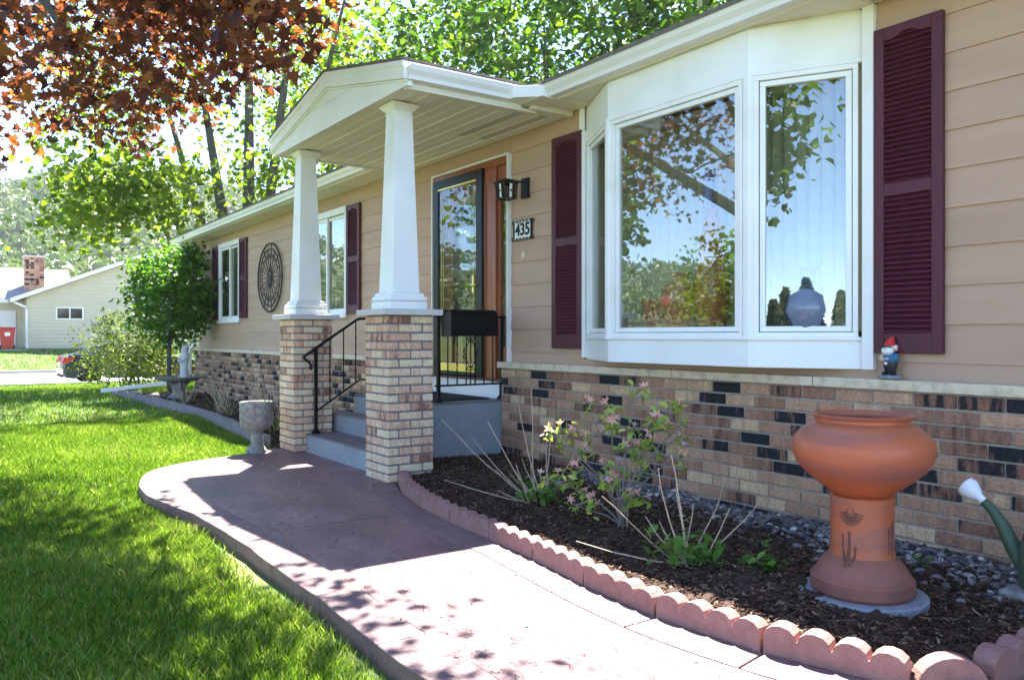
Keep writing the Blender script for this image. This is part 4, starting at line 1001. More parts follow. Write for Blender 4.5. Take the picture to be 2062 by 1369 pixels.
rr = thing('landing_railing', (-6.25, -0.4, 0.538), 'black iron landing railing with scrollwork under the mailbox', 'railing')
spost(-6.25, -0.735, 0.539, 1.30, rr); spost(-6.25, -0.062, 0.539, 1.30, rr)
MB().tube([(-6.25, -0.78, 1.30), (-6.25, -0.01, 1.30)], 0.011, 6).build('handrail', 'iron', rr)
MB().tube([(-6.25, -0.77, 0.685), (-6.25, -0.062, 0.685)], 0.0095, 6).build('bottom_rail', 'iron', rr)
ys_b = np.linspace(-0.735, -0.062, 8)[1:-1]
for i, y in enumerate(ys_b): baluster((-6.25, y, 0.685), (-6.25, y, 1.30), rr, i % 2 == 1)
ym = (ys_b[2] + ys_b[3]) / 2
MB().tube([(-6.25, ym, 0.685), (-6.25, ym, 1.30)], 0.0068, 6).build('baluster', 'iron', rr)
def spiral(cy, cz, r0, r1, a0, a1, n=16):
    return [(-6.25, cy + (r0 + (r1 - r0) * t) * math.cos(a0 + (a1 - a0) * t), cz + (r0 + (r1 - r0) * t) * math.sin(a0 + (a1 - a0) * t)) for t in np.linspace(0, 1, n)]
for sg in (-1, 1):
    for sv in (-1, 1):
        c = 0.965
        P = [(-6.25, ym + sg * 0.012, c + sv * 0.125), (-6.25, ym + sg * 0.03, c + sv * 0.09), (-6.25, ym + sg * 0.05, c + sv * 0.05)]
        P += [(-6.25, ym + sg * (0.062 + 0.022 * math.cos(a) * (1 - 0.05 * i)), c + sv * (0.022 + 0.022 * math.sin(a) * (1 - 0.05 * i))) for i, a in enumerate(np.linspace(2.6, -2.6, 12))]
        MB().tube(P, 0.0052, 6).build('scroll', 'iron', rr, smooth=True)
        P = [(-6.25, ym + sg * 0.010, c + sv * 0.11)] + [(-6.25, ym + sg * (0.022 + 0.014 * math.cos(a)), c + sv * (0.135 + 0.014 * math.sin(a))) for a in np.linspace(-2.4, 2.6, 10)]
        MB().tube(P, 0.0048, 6).build('scroll', 'iron', rr, smooth=True)
mbx = thing('mailbox', (-6.17, -0.45, 1.13), 'black steel mailbox hung on the landing railing', 'mailbox')
pf = [(-6.235, 1.125), (-6.235, 1.30)] + [(-6.155 + 0.08 * math.cos(a), 1.295 + 0.065 * math.sin(a)) for a in np.linspace(math.pi, 0, 9)] + [(-6.075, 1.125)]
MB().prism([(x, z) for x, z in pf], -0.70, -0.215, 'y').build('box', 'black', mbx, bevel=0.006)
MB().prism([(-6.155 + (x + 6.155) * 1.04, 1.24 + (z - 1.24) * 1.04) for x, z in pf], -0.715, -0.701, 'y').build('door', 'oldiron', mbx, bevel=0.004)
MB().box(-6.17, -6.14, -0.735, -0.715, 1.335, 1.355).build('latch', 'iron', mbx, bevel=0.003)
MB().tube([(-6.072, -0.66, 1.20), (-6.066, -0.66, 1.20)], 0.012, 8).build('flag_pivot', 'iron', mbx)

# ------------------------------------------------------------------ fittings on the wall
ln = thing('wall_lantern', (-5.93, -0.02, 2.45), 'black wall lantern with leaded glass right of the door', 'lantern')
MB().box(-5.965, -5.865, -0.045, -0.012, 2.365, 2.545).build('backplate', 'iron', ln, bevel=0.004)
MB().tube([(-5.915, -0.045, 2.50), (-5.935, -0.12, 2.515), (-5.955, -0.20, 2.50)], 0.009, 6).build('arm', 'iron', ln)
lc = (-5.965, -0.20); zl0, zl1 = 2.345, 2.49
MB().frust(lc, 0.092, 0.05, zl1, zl1 + 0.032).build('roof', 'iron', ln, bevel=0.003)
for sx in (-1, 1):
    for sy in (-1, 1):
        MB().tube([(lc[0] + sx * .062, lc[1] + sy * .062, zl0), (lc[0] + sx * .072, lc[1] + sy * .072, zl1)], 0.006, 4).build('corner_bar', 'iron', ln)
for z in (zl0, zl1 - 0.008):
    h = 0.068 if z < 2.4 else 0.076
    MB().box(lc[0] - h, lc[0] + h, lc[1] - h, lc[1] - h + .008, z, z + .01).box(lc[0] - h, lc[0] + h, lc[1] + h - .008, lc[1] + h, z, z + .01).box(lc[0] - h, lc[0] - h + .008, lc[1] - h + .008, lc[1] + h - .008, z, z + .01).box(lc[0] + h - .008, lc[0] + h, lc[1] - h + .008, lc[1] + h - .008, z, z + .01).build('band', 'iron', ln)
for (a, b) in (((-1, -1), (1, -1)), ((1, -1), (1, 1)), ((-1, 1), (1, 1)), ((-1, -1), (-1, 1))):
    q = [(lc[0] + s_[0] * k, lc[1] + s_[1] * k, z) for k, z, pr in ((0.060, zl0 + .01, (a, b)), (0.069, zl1 - .01, (b, a))) for s_ in pr]
    MB().add(q, [(0, 1, 2, 3)]).build('pane', 'seeded', ln)
    mid = ((a[0] + b[0]) / 2, (a[1] + b[1]) / 2)
    tx, ty = (0.014, 0) if mid[0] == 0 else (0, 0.014)
    k0, k1 = 0.0625, 0.0705
    MB().add([(lc[0] + mid[0] * k0 - tx, lc[1] + mid[1] * k0 - ty, zl0 + .012), (lc[0] + mid[0] * k0 + tx, lc[1] + mid[1] * k0 + ty, zl0 + .012), (lc[0] + mid[0] * k1 + tx, lc[1] + mid[1] * k1 + ty, zl1 - .012), (lc[0] + mid[0] * k1 - tx, lc[1] + mid[1] * k1 - ty, zl1 - .012)], [(0, 1, 2, 3)]).build('white_strip', 'tile', ln)
    zc = (zl0 + zl1) / 2; k2 = 0.069
    MB().add([(lc[0] + mid[0] * k2 - tx, lc[1] + mid[1] * k2 - ty, zc), (lc[0] + mid[0] * k2, lc[1] + mid[1] * k2, zc - .014), (lc[0] + mid[0] * k2 + tx, lc[1] + mid[1] * k2 + ty, zc), (lc[0] + mid[0] * k2, lc[1] + mid[1] * k2, zc + .014)], [(0, 1, 2, 3)]).build('diamond', 'iron', ln)

pq = thing('number_plaque', (-5.95, -0.02, 2.085), 'house number plaque reading 435 in a dark scrolled iron frame', 'sign')
PX_, PZ_ = -5.955, 2.085
MB().box(PX_ - .125, PX_ + .125, -0.030, -0.020, PZ_ - .068, PZ_ + .068).build('tile', 'tile', pq)
fr = MB()
for z0, z1 in ((PZ_ - .090, PZ_ - .068), (PZ_ + .068, PZ_ + .090)): fr.box(PX_ - .135, PX_ + .135, -0.038, -0.018, z0, z1)
for x0, x1 in ((PX_ - .140, PX_ - .124), (PX_ + .124, PX_ + .140)): fr.box(x0, x1, -0.038, -0.018, PZ_ - .068, PZ_ + .068)
fr.build('frame', 'oldiron', pq, bevel=0.003)
for sx in (-1, 1):
    for sz in (-1, 1):
        MB().tube([(PX_ + sx * (.145 + .016 * math.cos(a)), -0.03, PZ_ + sz * (.075 + .014 * math.sin(a))) for a in np.linspace(-2, 2.6, 10)], 0.006, 6).build('scroll', 'oldiron', pq, smooth=True)
for i in range(5):
    for sz in (-1, 1):
        x = PX_ - .10 + i * .05
        MB().add([(x - .013, -0.039, PZ_ + sz * .070), (x + .013, -0.039, PZ_ + sz * .070), (x, -0.039, PZ_ + sz * .088)], [(0, 1, 2)]).build('tile_triangle', 'tile', pq)
for ch, dx in (('4', -0.075), ('3', 0.0), ('5', 0.075)):
    cu = bpy.data.curves.new('numeral', 'FONT'); cu.body = ch; cu.size = 0.155; cu.align_x = 'CENTER'; cu.align_y = 'CENTER'; cu.extrude = 0.0015; cu.offset = 0.004
    tmp = bpy.data.objects.new('numeral', cu); COL.objects.link(tmp); bpy.context.view_layer.update()
    me = bpy.data.meshes.new_from_object(tmp.evaluated_get(bpy.context.evaluated_depsgraph_get())); bpy.data.objects.remove(tmp)
    me.materials.clear()
    link('numeral', me, M['black'], pq, loc=(PX_ + dx, -0.0325, PZ_), rot=(R(90), 0, 0))

db = thing('doorbell', (-5.95, -0.02, 1.86), 'small brass doorbell plate under the number plaque', 'doorbell')
MB().box(-5.972, -5.932, -0.026, -0.012, 1.835, 1.885).build('plate', 'ledge', db, bevel=0.003)
MB().box(-5.985, -5.974, -0.022, -0.012, 1.842, 1.878).build('bracket', 'brass', db)
MB().ell((-5.955, -0.028, 1.815), (.009, .005, .009), 10, 6).build('button', 'brass', db, smooth=True)

md = thing('wall_medallion', (-12.83, -0.03, 2.055), 'round black scrolled iron medallion on the far wall', 'wall decoration')
mc = (-12.83, -0.045, 2.055)
def ring(r, th, nm, n=48):
    MB().tube([(mc[0] + r * 1.06 * math.cos(a), mc[1], mc[2] + r * math.sin(a)) for a in np.linspace(0, 2 * math.pi, n + 1)], th, 6, cap=False).build(nm, 'oldiron', md)
ring(0.545, 0.014, 'outer_ring'); ring(0.455, 0.010, 'inner_ring'); ring(0.10, 0.010, 'hub_ring', 20)
MB().lathe([(0.0, 0.0), (0.03, 0.004), (0.075, 0.012), (0.085, 0.02), (0.0, 0.026)], 16, mc, M=Matrix.Rotation(R(90), 3, 'X')).build('rosette', 'oldiron', md, smooth=True)
for i in range(18):
    a = 2 * math.pi * i / 18; ca, sa = math.cos(a), math.sin(a)
    P = lambda r, t: (mc[0] + 1.06 * (r * ca - t * sa), mc[1], mc[2] + r * sa + t * ca)
    MB().tube([P(0.09, 0), P(0.455, 0)], 0.008, 5).build('spoke', 'oldiron', md)
    if i % 2 == 0: MB().tube([P(0.455, 0), P(0.545, 0)], 0.008, 5).build('spoke_end', 'oldiron', md)
    for s_ in (-1, 1):
        MB().tube([P(0.24, 0)] + [P(0.34 + 0.035 * math.sin(b), s_ * (0.035 - 0.033 * math.cos(b))) for b in np.linspace(0, 4.4, 8)], 0.0055, 4).build('scroll', 'oldiron', md)

# ------------------------------------------------------------------ things in the bay window
vb = thing('vertical_blind', (-3.85, 0.06, 1.13), 'olive vertical blind hanging inside the bay window', 'blind')
nv = 27
for i in range(nv):
    x = -5.02 + i * (2.32 / (nv - 1)); a = R(22 if x < -3.3 else 30)
    pts = []
    for t in np.linspace(-1, 1, 5):
        u_, w_ = t * 0.044, 0.010 * (1 - t * t); pts.append((x + u_ * math.cos(a) + w_ * math.sin(a), -0.005 + 0.02 + u_ * math.sin(a) - w_ * math.cos(a)))
    pts += [(px, py + 0.0012) for px, py in pts[::-1]]
    MB().prism(pts, 1.150, 2.66, 'z').build('slat', 'blind', vb, smooth=True, auto=50)
MB().box(-5.05, -2.69, -0.01, 0.028, 2.661, 2.70).build('headrail', 'white', vb)
def vase(name, x, y, prof, m, label, z=1.126):
    o = MB().lathe([(r, zz) for r, zz in prof], 22, (0, 0, 0)).build(name, m, smooth=True, auto=60)
    o.location = (x, y, z); return tag(o, label, 'vase', 'vases in the bay window')
vase('vase', -4.18, -0.14, [(0.04, 0), (0.055, 0.02), (0.075, 0.14), (0.095, 0.25), (0.10, 0.265), (0.088, 0.262), (0.05, 0.03), (0.0, 0.03)], 'vasered', 'short flared red vase at the left of the bay window')
vase('vase', -3.92, -0.16, [(0.055, 0), (0.075, 0.03), (0.125, 0.14), (0.145, 0.24), (0.13, 0.32), (0.075, 0.37), (0.055, 0.39), (0.06, 0.42), (0.085, 0.435), (0.075, 0.436), (0.04, 0.39), (0.0, 0.38)], 'vasered', 'round red vase with narrow neck in the bay window')
vase('vase', -3.66, -0.13, [(0.06, 0), (0.085, 0.03), (0.115, 0.2), (0.115, 0.4), (0.085, 0.6), (0.05, 0.78), (0.04, 0.82), (0.055, 0.85), (0.04, 0.85), (0.0, 0.8)], 'vasered', 'tall slender red vase in the bay window')
vase('vase', -3.36, -0.14, [(0.05, 0), (0.07, 0.05), (0.09, 0.25), (0.07, 0.38), (0.035, 0.44), (0.035, 0.5), (0.05, 0.53), (0.0, 0.52)], 'vasered', 'dark red bottle vase beside the bay window mullion')
vase('vase', -2.98, -0.06, [(0.06, 0), (0.11, 0.05), (0.145, 0.15), (0.13, 0.24), (0.06, 0.31), (0.04, 0.33), (0.045, 0.40), (0.06, 0.41), (0.0, 0.40)], 'vasewhite', 'pale round vase behind the right bay pane')
vase('vase', -3.79, -0.02, [(0.05, 0), (0.06, 0.4), (0.05, 0.8), (0.035, 0.9), (0.035, 1.10), (0.05, 1.12), (0.0, 1.1)], 'vaseblue', 'very tall pale blue vase at the back of the bay window')
# ------------------------------------------------------------------ terracotta urn, gnome, watering can
UX, UY = -1.99, -1.095
o = MB().lathe([(0.262, 0), (0.262, 0.030), (0.254, 0.036), (0.0, 0.036)], 36, (UX, UY, 0.0)).build('round_paver', 'paver', bevel=0.003); tag(o, 'round grey concrete paver under the terracotta pedestal', 'paver')
pd = thing('terracotta_pedestal', (UX, UY, 0.035), 'terracotta pedestal carved with a sun and a cactus', 'pedestal')
prof = [(0.202, 0.038), (0.210, 0.05), (0.210, 0.098), (0.203, 0.107), (0.195, 0.112), (0.168, 0.160), (0.142, 0.190)]
MB().lathe(prof + [(0.132, 0.197)], 48, (UX, UY, 0)).build('foot', 'terrad', pd, smooth=True, auto=24)
shaft_prof = [(0.133, 0.190), (0.128, 0.23), (0.127, 0.39), (0.131, 0.443), (0.124, 0.449)]
MB().lathe(shaft_prof, 48, (UX, UY, 0)).build('shaft', 'terra', pd, smooth=True, auto=50)
va = math.atan2(-4.33 - UY, 0 - UX)             # bearing of the street side, where the carving is
def on_shaft(da, z, r=0.1455): a = va + da; return (UX + r * math.cos(a), UY + r * math.sin(a), z)
def stroke(pts, r, nm): MB().tube([on_shaft(a, z, (0.1262 if z > 0.195 else 0.133 + (0.195 - z) * 1.0)) for a, z in pts], r, 6).build(nm, 'carve', pd)
sa, sz = -0.36, 0.395
for k in range(13):
    b = R(-15 - k * 12.5 * 1.0 - 0)
    stroke([(sa + 0.15 * math.cos(b), sz + 0.022 * math.sin(b)), (sa + 0.42 * math.cos(b), sz + 0.062 * math.sin(b))], 0.0035, 'sun_ray')
stroke([(sa + 0.10 * math.cos(t), sz + 0.015 * math.sin(t)) for t in np.linspace(0, 6.28, 14)], 0.003, 'sun_disc')
stroke([(-0.40, 0.31), (-0.39, 0.25), (-0.41, 0.19), (-0.44, 0.165)], 0.0058, 'cactus_stem')
stroke([(-0.62, 0.295), (-0.60, 0.23), (-0.50, 0.185)], 0.0046, 'cactus_arm'); stroke([(-0.20, 0.25), (-0.21, 0.205), (-0.33, 0.172)], 0.0062, 'cactus_arm')
stroke([(0.92, 0.33), (0.92, 0.22)], 0.005, 'cactus_arm'); stroke([(1.10, 0.35), (1.10, 0.20)], 0.006, 'cactus_stem')
bw = MB().lathe([(0.110, 0.451), (0.122, 0.455), (0.150, 0.478), (0.214, 0.525), (0.266, 0.578), (0.288, 0.632), (0.283, 0.682), (0.250, 0.724), (0.206, 0.752), (0.190, 0.763), (0.189, 0.774), (0.204, 0.785), (0.207, 0.791), (0.199, 0.795), (0.182, 0.783),
                 (0.180, 0.762), (0.24, 0.70), (0.262, 0.64), (0.24, 0.56), (0.0, 0.49)], 56, (0, 0, -0.450)).build('terracotta_bowl', 'terra', smooth=True, auto=50)
bw.location = (UX, UY, 0.450); tag(bw, 'wide glazed terracotta bowl resting on the carved pedestal', 'bowl')

gn = thing('garden_gnome', (-2.452, -0.072, 0.888), 'small garden gnome with red hat and blue coat on the stone ledge', 'gnome')
gx, gy, g0 = -2.452, -0.072, 0.888
def GP(x, y, z): return (gx + x, gy + y, g0 + z)
MB().ell(GP(0, 0, 0.012), (0.066, 0.048, 0.018), 16, 8).build('base', 'gnbase', gn, smooth=True)
for s_ in (-1, 1): MB().ell(GP(s_ * 0.020, -0.012, 0.034), (0.018, 0.030, 0.012), 10, 6).build('boot', 'gnblack', gn, smooth=True)
MB().lathe([(0.026, 0.036), (0.031, 0.05), (0.037, 0.07), (0.037, 0.088)], 16, GP(0, 0, 0), ey=0.85).build('trousers', 'gnblack', gn, smooth=True)
MB().lathe([(0.0375, 0.0885), (0.041, 0.10), (0.039, 0.125), (0.030, 0.145), (0.018, 0.152)], 18, GP(0, 0, 0), ey=0.85).build('coat', 'gnblue', gn, smooth=True)
MB().lathe([(0.0390, 0.082), (0.0405, 0.084), (0.0405, 0.094), (0.0390, 0.096)], 18, GP(0, 0, 0), ey=0.86).build('belt', 'gnblack', gn)
MB().box(gx - .014, gx + .003, gy - .038, gy - .034, g0 + .083, g0 + .096).build('buckle', 'gnwhite', gn, bevel=0.001)
for s_ in (-1, 1):
    MB().tube([GP(s_ * 0.034, -0.004, 0.138), GP(s_ * 0.045, -0.014, 0.118), GP(s_ * 0.022, -0.038, 0.108), GP(s_ * -0.006, -0.044, 0.112)], [0.011, 0.012, 0.011, 0.009], 8).build('arm', 'gnblue' if s_ > 0 else 'gnskin', gn, smooth=True)
    MB().ell(GP(s_ * -0.010, -0.044, 0.112), (0.010, 0.007, 0.009), 8, 6).build('hand', 'gnskin', gn, smooth=True)
MB().ell(GP(0, -0.002, 0.170), (0.030, 0.027, 0.028), 14, 8).build('head', 'gnskin', gn, smooth=True)
MB().ell(GP(-0.006, -0.018, 0.158), (0.034, 0.022, 0.024), 14, 8).build('beard', 'gnwhite', gn, smooth=True)
MB().ell(GP(0.004, 0.006, 0.178), (0.034, 0.026, 0.020), 14, 8).build('hair', 'gnwhite', gn, smooth=True)
MB().ell(GP(0.033, 0.0, 0.170), (0.010, 0.007, 0.013), 8, 6).build('ear', 'gnskin', gn, smooth=True)
MB().ell(GP(-0.008, -0.036, 0.172), (0.007, 0.007, 0.006), 8, 6).build('nose', 'gnskin', gn, smooth=True)
MB().box(gx - .026, gx - .004, gy - .033, gy - .026, g0 + .176, g0 + .184).box(gx - .001, gx + .020, gy - .031, gy - .024, g0 + .176, g0 + .184).build('sunglasses', 'gnblack', gn, bevel=0.002)
hat = [(GP(0, 0, 0.184), 0.033), (GP(0, 0.001, 0.195), 0.030), (GP(0.006, 0.002, 0.212), 0.021), (GP(0.012, 0.002, 0.226), 0.012), (GP(0.016, 0.002, 0.236), 0.003)]
MB().tube([h[0] for h in hat], [h[1] for h in hat], 16).build('hat', 'gnred', gn, smooth=True)

wc = thing('watering_can', (-1.50, -0.50, 0.06), 'dark green watering can with a white sprinkler head', 'watering can')
MB().lathe([(0.115, 0.06), (0.122, 0.08), (0.118, 0.22), (0.095, 0.30), (0.07, 0.32), (0.0, 0.325)], 28, (-1.495, -0.50, 0)).build('body', 'cangreen', wc, smooth=True, auto=50)
MB().tube([(-1.59, -0.50, 0.13), (-1.645, -0.50, 0.21), (-1.69, -0.50, 0.30), (-1.735, -0.50, 0.360), (-1.765, -0.50, 0.385)], [0.042, 0.034, 0.027, 0.022, 0.020], 12).build('spout', 'cangreen', wc, smooth=True)
MB().tube([(-1.762, -0.50, 0.383), (-1.785, -0.50, 0.40), (-1.80, -0.503, 0.412), (-1.825, -0.505, 0.432), (-1.845, -0.505, 0.446), (-1.855, -0.505, 0.452)], [0.017, 0.019, 0.033, 0.048, 0.044, 0.010], 16).build('sprinkler_head', 'canwhite', wc, smooth=True)
MB().tube([(-1.50, -0.50, 0.31), (-1.45, -0.50, 0.40), (-1.36, -0.50, 0.40), (-1.34, -0.50, 0.25), (-1.38, -0.50, 0.14)], 0.014, 8).build('handle', 'cangreen', wc, smooth=True)
tag(MB().box(-1.64, -1.38, -0.66, -0.38, 0.0, 0.055).build('stone_block', 'stone', bevel=0.014), 'rough grey stone block under the watering can', 'stone')

# ------------------------------------------------------------------ garden plants
def stems(parent, P, m, r=0.004, name='stem'):
    for pts in P:
        k = len(pts); MB().tube(pts, [r * (1 - 0.55 * i / (k - 1)) for i in range(k)], 5).build(name, m, parent)
def bent(p0, d, L, bend=0.15, n=5):
    p = Vector(p0); d = Vector(d).normalized(); out = [tuple(p)]
    for i in range(n):
        d = (d + Vector((random.gauss(0, bend), random.gauss(0, bend), random.gauss(0.03, bend * .6)))).normalized(); p = p + d * (L / n); out.append(tuple(p))
    return out
def px_pt(x, y, z): return (x, y, z)
def hydrangea(cx, cy, dirs, label, nleaf, lsz, spread=0.12):
    t = thing('hydrangea_shrub', (cx, cy, 0.03), label, 'shrub', 'pruned hydrangea shrubs in the mulch bed')
    z0 = float(bed_h(cx, cy))
    P = []
    for dx, dy, dz in dirs:
        L = math.sqrt(dx * dx + dy * dy + dz * dz); b = (cx + random.gauss(0, .03), cy + random.gauss(0, .03), z0 - .01)
        P.append(bent(b, (dx, dy, dz * 1.3), L * 1.2, 0.05, 6))
        if random.random() < .6: P.append(bent(b, (dx * .8 + random.gauss(0, .12), dy * .8 + random.gauss(0, .12), dz * 1.2), L * random.uniform(.4, .8), 0.06, 5))
    stems(t, P, 'twig', 0.0052)
    C = np.stack([cx + rng.normal(0, spread, nleaf), cy + rng.normal(0, spread * .8, nleaf), z0 + 0.03 + np.abs(rng.normal(0, 0.07, nleaf))], -1)
    leaves('foliage', C, lsz, OVAL, 'plantleaf', t, up=0.8)
    return t
r_ = Vector((0.5748, 0.8183, 0))   # across the view
def rv(a, z, b=0.0): return (r_.x * a - 0.8 * b, r_.y * a + 0.57 * b, z)
hydrangea(-4.20, -1.15, [rv(-.62, .34), rv(-.42, .26), rv(-.28, .52), rv(-.20, .60), rv(-.10, .22), rv(.02, .42), rv(.05, .50, .1), rv(.24, .34), rv(.12, .12), rv(-.52, .10), rv(-.36, .40, -.1)], 'bare stemmed hydrangea by the landing, few green leaves at its foot', 60, 0.085, 0.09)
hydrangea(-2.72, -1.38, [rv(-.26, .36), rv(-.10, .30), rv(0.02, .46), rv(.22, .33), rv(.20, .20), rv(.38, .20), rv(-.38, .22), rv(-.20, .17), rv(-.44, .06), rv(.04, .24, .1)], 'bare stemmed hydrangea with fresh leaves in front of the wall, left of the urn', 130, 0.062, 0.10)
def leaf_clump(cx, cy, n, s_, sz, label, z=None, m='plantleaf'):
    z0 = float(bed_h(cx, cy)) if z is None else z
    t = thing('leafy_plant', (cx, cy, z0), label, 'plant')
    C = np.stack([cx + rng.normal(0, s_, n), cy + rng.normal(0, s_, n), z0 + .015 + np.abs(rng.normal(0, .03, n))], -1)
    leaves('foliage', C, sz, OVAL, m, t, up=1.6)
    stems(t, [bent((cx, cy, z0 - .01), (random.gauss(0, .5), random.gauss(0, .5), .6), 0.06, .2, 3) for _ in range(5)], 'gtwig', 0.002)
leaf_clump(-2.44, -1.16, 46, 0.05, 0.062, 'low bright green leafy plant between hydrangea and urn')
leaf_clump(-2.02, -0.55, 20, 0.025, 0.03, 'tiny weed in the pebbles right behind the urn')
leaf_clump(-2.72, -0.80, 14, 0.025, 0.03, 'tiny weed at the pebble edge left of the urn')
leaf_clump(-8.42, -1.05, 40, 0.06, 0.07, 'green leafy plant behind the stone planter', z=0.0)

az = thing('azalea_shrub', (-3.47, -1.12, 0.04), 'open azalea shrub with pink blossoms before the brick wall', 'shrub')
ac = Vector((-3.47, -1.12, 0.02))
tips = []
main = []
for a, h in ((-.30, .50), (-.16, .72), (-.04, .62), (.06, .80), (.16, .70), (.26, .74), (.34, .60), (-.40, .30), (-.10, .30), (.22, .40), (-.26, .14), (.02, .16), (-.36, .58), (.12, .52), (.30, .45)):
    off = random.gauss(0, .10)
    end = ac + Vector(rv(a * 1.15, h, off)); mid = ac + Vector(rv(a * .35, h * .52, off * .4))
    P = [tuple(ac + Vector((random.gauss(0, .02), random.gauss(0, .02), 0))), tuple(ac + Vector(rv(a * .12, h * .25, 0))), tuple(mid), tuple(mid.lerp(end, .5) + Vector((random.gauss(0, .015), random.gauss(0, .015), 0))), tuple(end)]
    main.append(P); tips.append(end)
    for _ in range(3):
        q = mid.lerp(end, random.uniform(.2, .9)); e = q + Vector((random.gauss(0, .07), random.gauss(0, .07), abs(random.gauss(.07, .04))))
        main.append([tuple(q), tuple(q.lerp(e, .5)), tuple(e)]); tips.append(e)
stems(az, main, 'gtwig', 0.0062, 'branch')
TP = np.array([tuple(t) for t in tips])
C = np.repeat(TP, 7, 0) + rng.normal(0, 0.024, (len(TP) * 7, 3)) - np.array([0, 0, .02])
C2 = np.array([tuple(Vector(p[-2]).lerp(Vector(p[-1]), random.random())) for p in main for _ in range(2)]) + rng.normal(0, .022, (len(main) * 2, 3))
leaves('foliage', np.concatenate([C, C2]), 0.050, OVAL, 'azleaf', az, up=0.7)
def blossom_mesh(nm, m):
    mb = MB()
    for k in range(6):
        a = k * 1.047; ca, sa_ = math.cos(a), math.sin(a)
        q = [(0.003 * -sa_, 0.003 * ca, 0.004), (ca * .018 - sa_ * .007, sa_ * .018 + ca * .007, .020), (ca * .036, sa_ * .036, .024 + .006 * (k % 2)), (ca * .018 + sa_ * .007, sa_ * .018 - ca * .007, .020), (-0.003 * -sa_, -0.003 * ca, .004)]
        mb.add(q, [(0, 1, 2, 3, 4)])
    mb.tube([(0, 0, -.012), (0, 0, .006)], [.002, .005], 5)
    o = mb.build(nm, m); me = o.data; bpy.data.objects.remove(o)
    at = me.attributes.new('rnd', 'FLOAT', 'FACE'); at.data.foreach_set('value', rng.random(len(me.polygons)).astype(np.float32))
    return me
bm1, bm2 = blossom_mesh('blossom', 'petal'), blossom_mesh('blossom_pale', 'petal2')
for i, t in enumerate(tips):
    if random.random() < 0.72:
        for _ in range(random.choice((1, 1, 2))):
            o = link('blossom', bm2 if random.random() < 0.2 else bm1, None, az, loc=tuple(t + Vector((random.gauss(0, .015), random.gauss(0, .015), random.gauss(.01, .01)))), rot=(random.gauss(0, .5), random.gauss(0, .5), random.random() * 6))
            s_ = random.uniform(.7, 1.1); o.scale = (s_, s_, s_)

# ------------------------------------------------------------------ far bed: planter, bird bath, statue, shrubs
pn = thing('stone_planter', (-7.84, -1.84, 0), 'weathered stone goblet planter beside the far brick pillar', 'planter')
MB().lathe([(0.095, 0.0), (0.10, 0.02), (0.085, 0.045), (0.06, 0.075), (0.052, 0.12), (0.052, 0.18), (0.065, 0.21), (0.11, 0.235), (0.135, 0.262)], 24, (-7.84, -1.84, 0)).build('pedestal', 'stone', pn, smooth=True, auto=50)
MB().lathe([(0.150, 0.263), (0.156, 0.275), (0.160, 0.46), (0.163, 0.485), (0.158, 0.492), (0.138, 0.487), (0.130, 0.42), (0.0, 0.41)], 28, (-7.84, -1.84, 0)).build('bowl', 'stone', pn, smooth=True, auto=50)
tag(poly_mesh('planter_sprout', np.array([[(-7.74, -1.80, .44), (-7.70, -1.79, .50), (-7.68, -1.78, .515), (-7.72, -1.81, .48)], [(-7.76, -1.78, .44), (-7.73, -1.75, .52), (-7.71, -1.75, .50), (-7.74, -1.79, .46)], [(-7.78, -1.80, .44), (-7.79, -1.78, .51), (-7.77, -1.77, .51), (-7.76, -1.79, .45)]]), 'plantleaf'), 'few green leaves sprouting in the stone planter', 'plant')
bb = thing('bird_bath', (-15.55, -0.80, -0.03), 'grey stone bird bath in the far bed', 'bird bath')
MB().lathe([(0.20, -0.03), (0.20, 0.02), (0.14, 0.06), (0.10, 0.14), (0.12, 0.22), (0.20, 0.28)], 20, (-15.55, -0.80, 0)).build('pedestal', 'stone', bb, smooth=True)
MB().lathe([(0.10, 0.281), (0.30, 0.31), (0.40, 0.36), (0.42, 0.385), (0.40, 0.39), (0.34, 0.365), (0.0, 0.35)], 24, (-15.55, -0.80, 0)).build('basin', 'stone', bb, smooth=True)
stt = thing('garden_statue', (-15.43, -0.74, 0.352), 'pale robed stone statue standing in the bird bath', 'statue')
sx_, sy_ = -15.43, -0.74
MB().lathe([(0.105, 0.352), (0.11, 0.37), (0.098, 0.45), (0.09, 0.55), (0.10, 0.66), (0.105, 0.72), (0.09, 0.77), (0.05, 0.805), (0.042, 0.825)], 18, (sx_, sy_, 0), ey=0.75).build('robe', 'statue', stt, smooth=True)
MB().ell((sx_, sy_, 0.875), (0.052, 0.055, 0.066), 14, 9).build('head', 'statue', stt, smooth=True)
MB().lathe([(0.11, 0.70), (0.10, 0.78), (0.066, 0.84), (0.064, 0.90), (0.04, 0.945), (0.0, 0.955)], 16, (sx_ - .012, sy_ + .014, 0), ey=0.8).build('veil', 'statue', stt, smooth=True)
MB().tube([(sx_ - .09, sy_, .72), (sx_ - .03, sy_ - .09, .67), (sx_ + .02, sy_ - .10, .72)], [.028, .024, .018], 8).tube([(sx_ + .095, sy_, .72), (sx_ + .07, sy_ - .08, .66), (sx_ + .02, sy_ - .10, .72)], [.028, .024, .018], 8).build('arms', 'statue', stt, smooth=True)

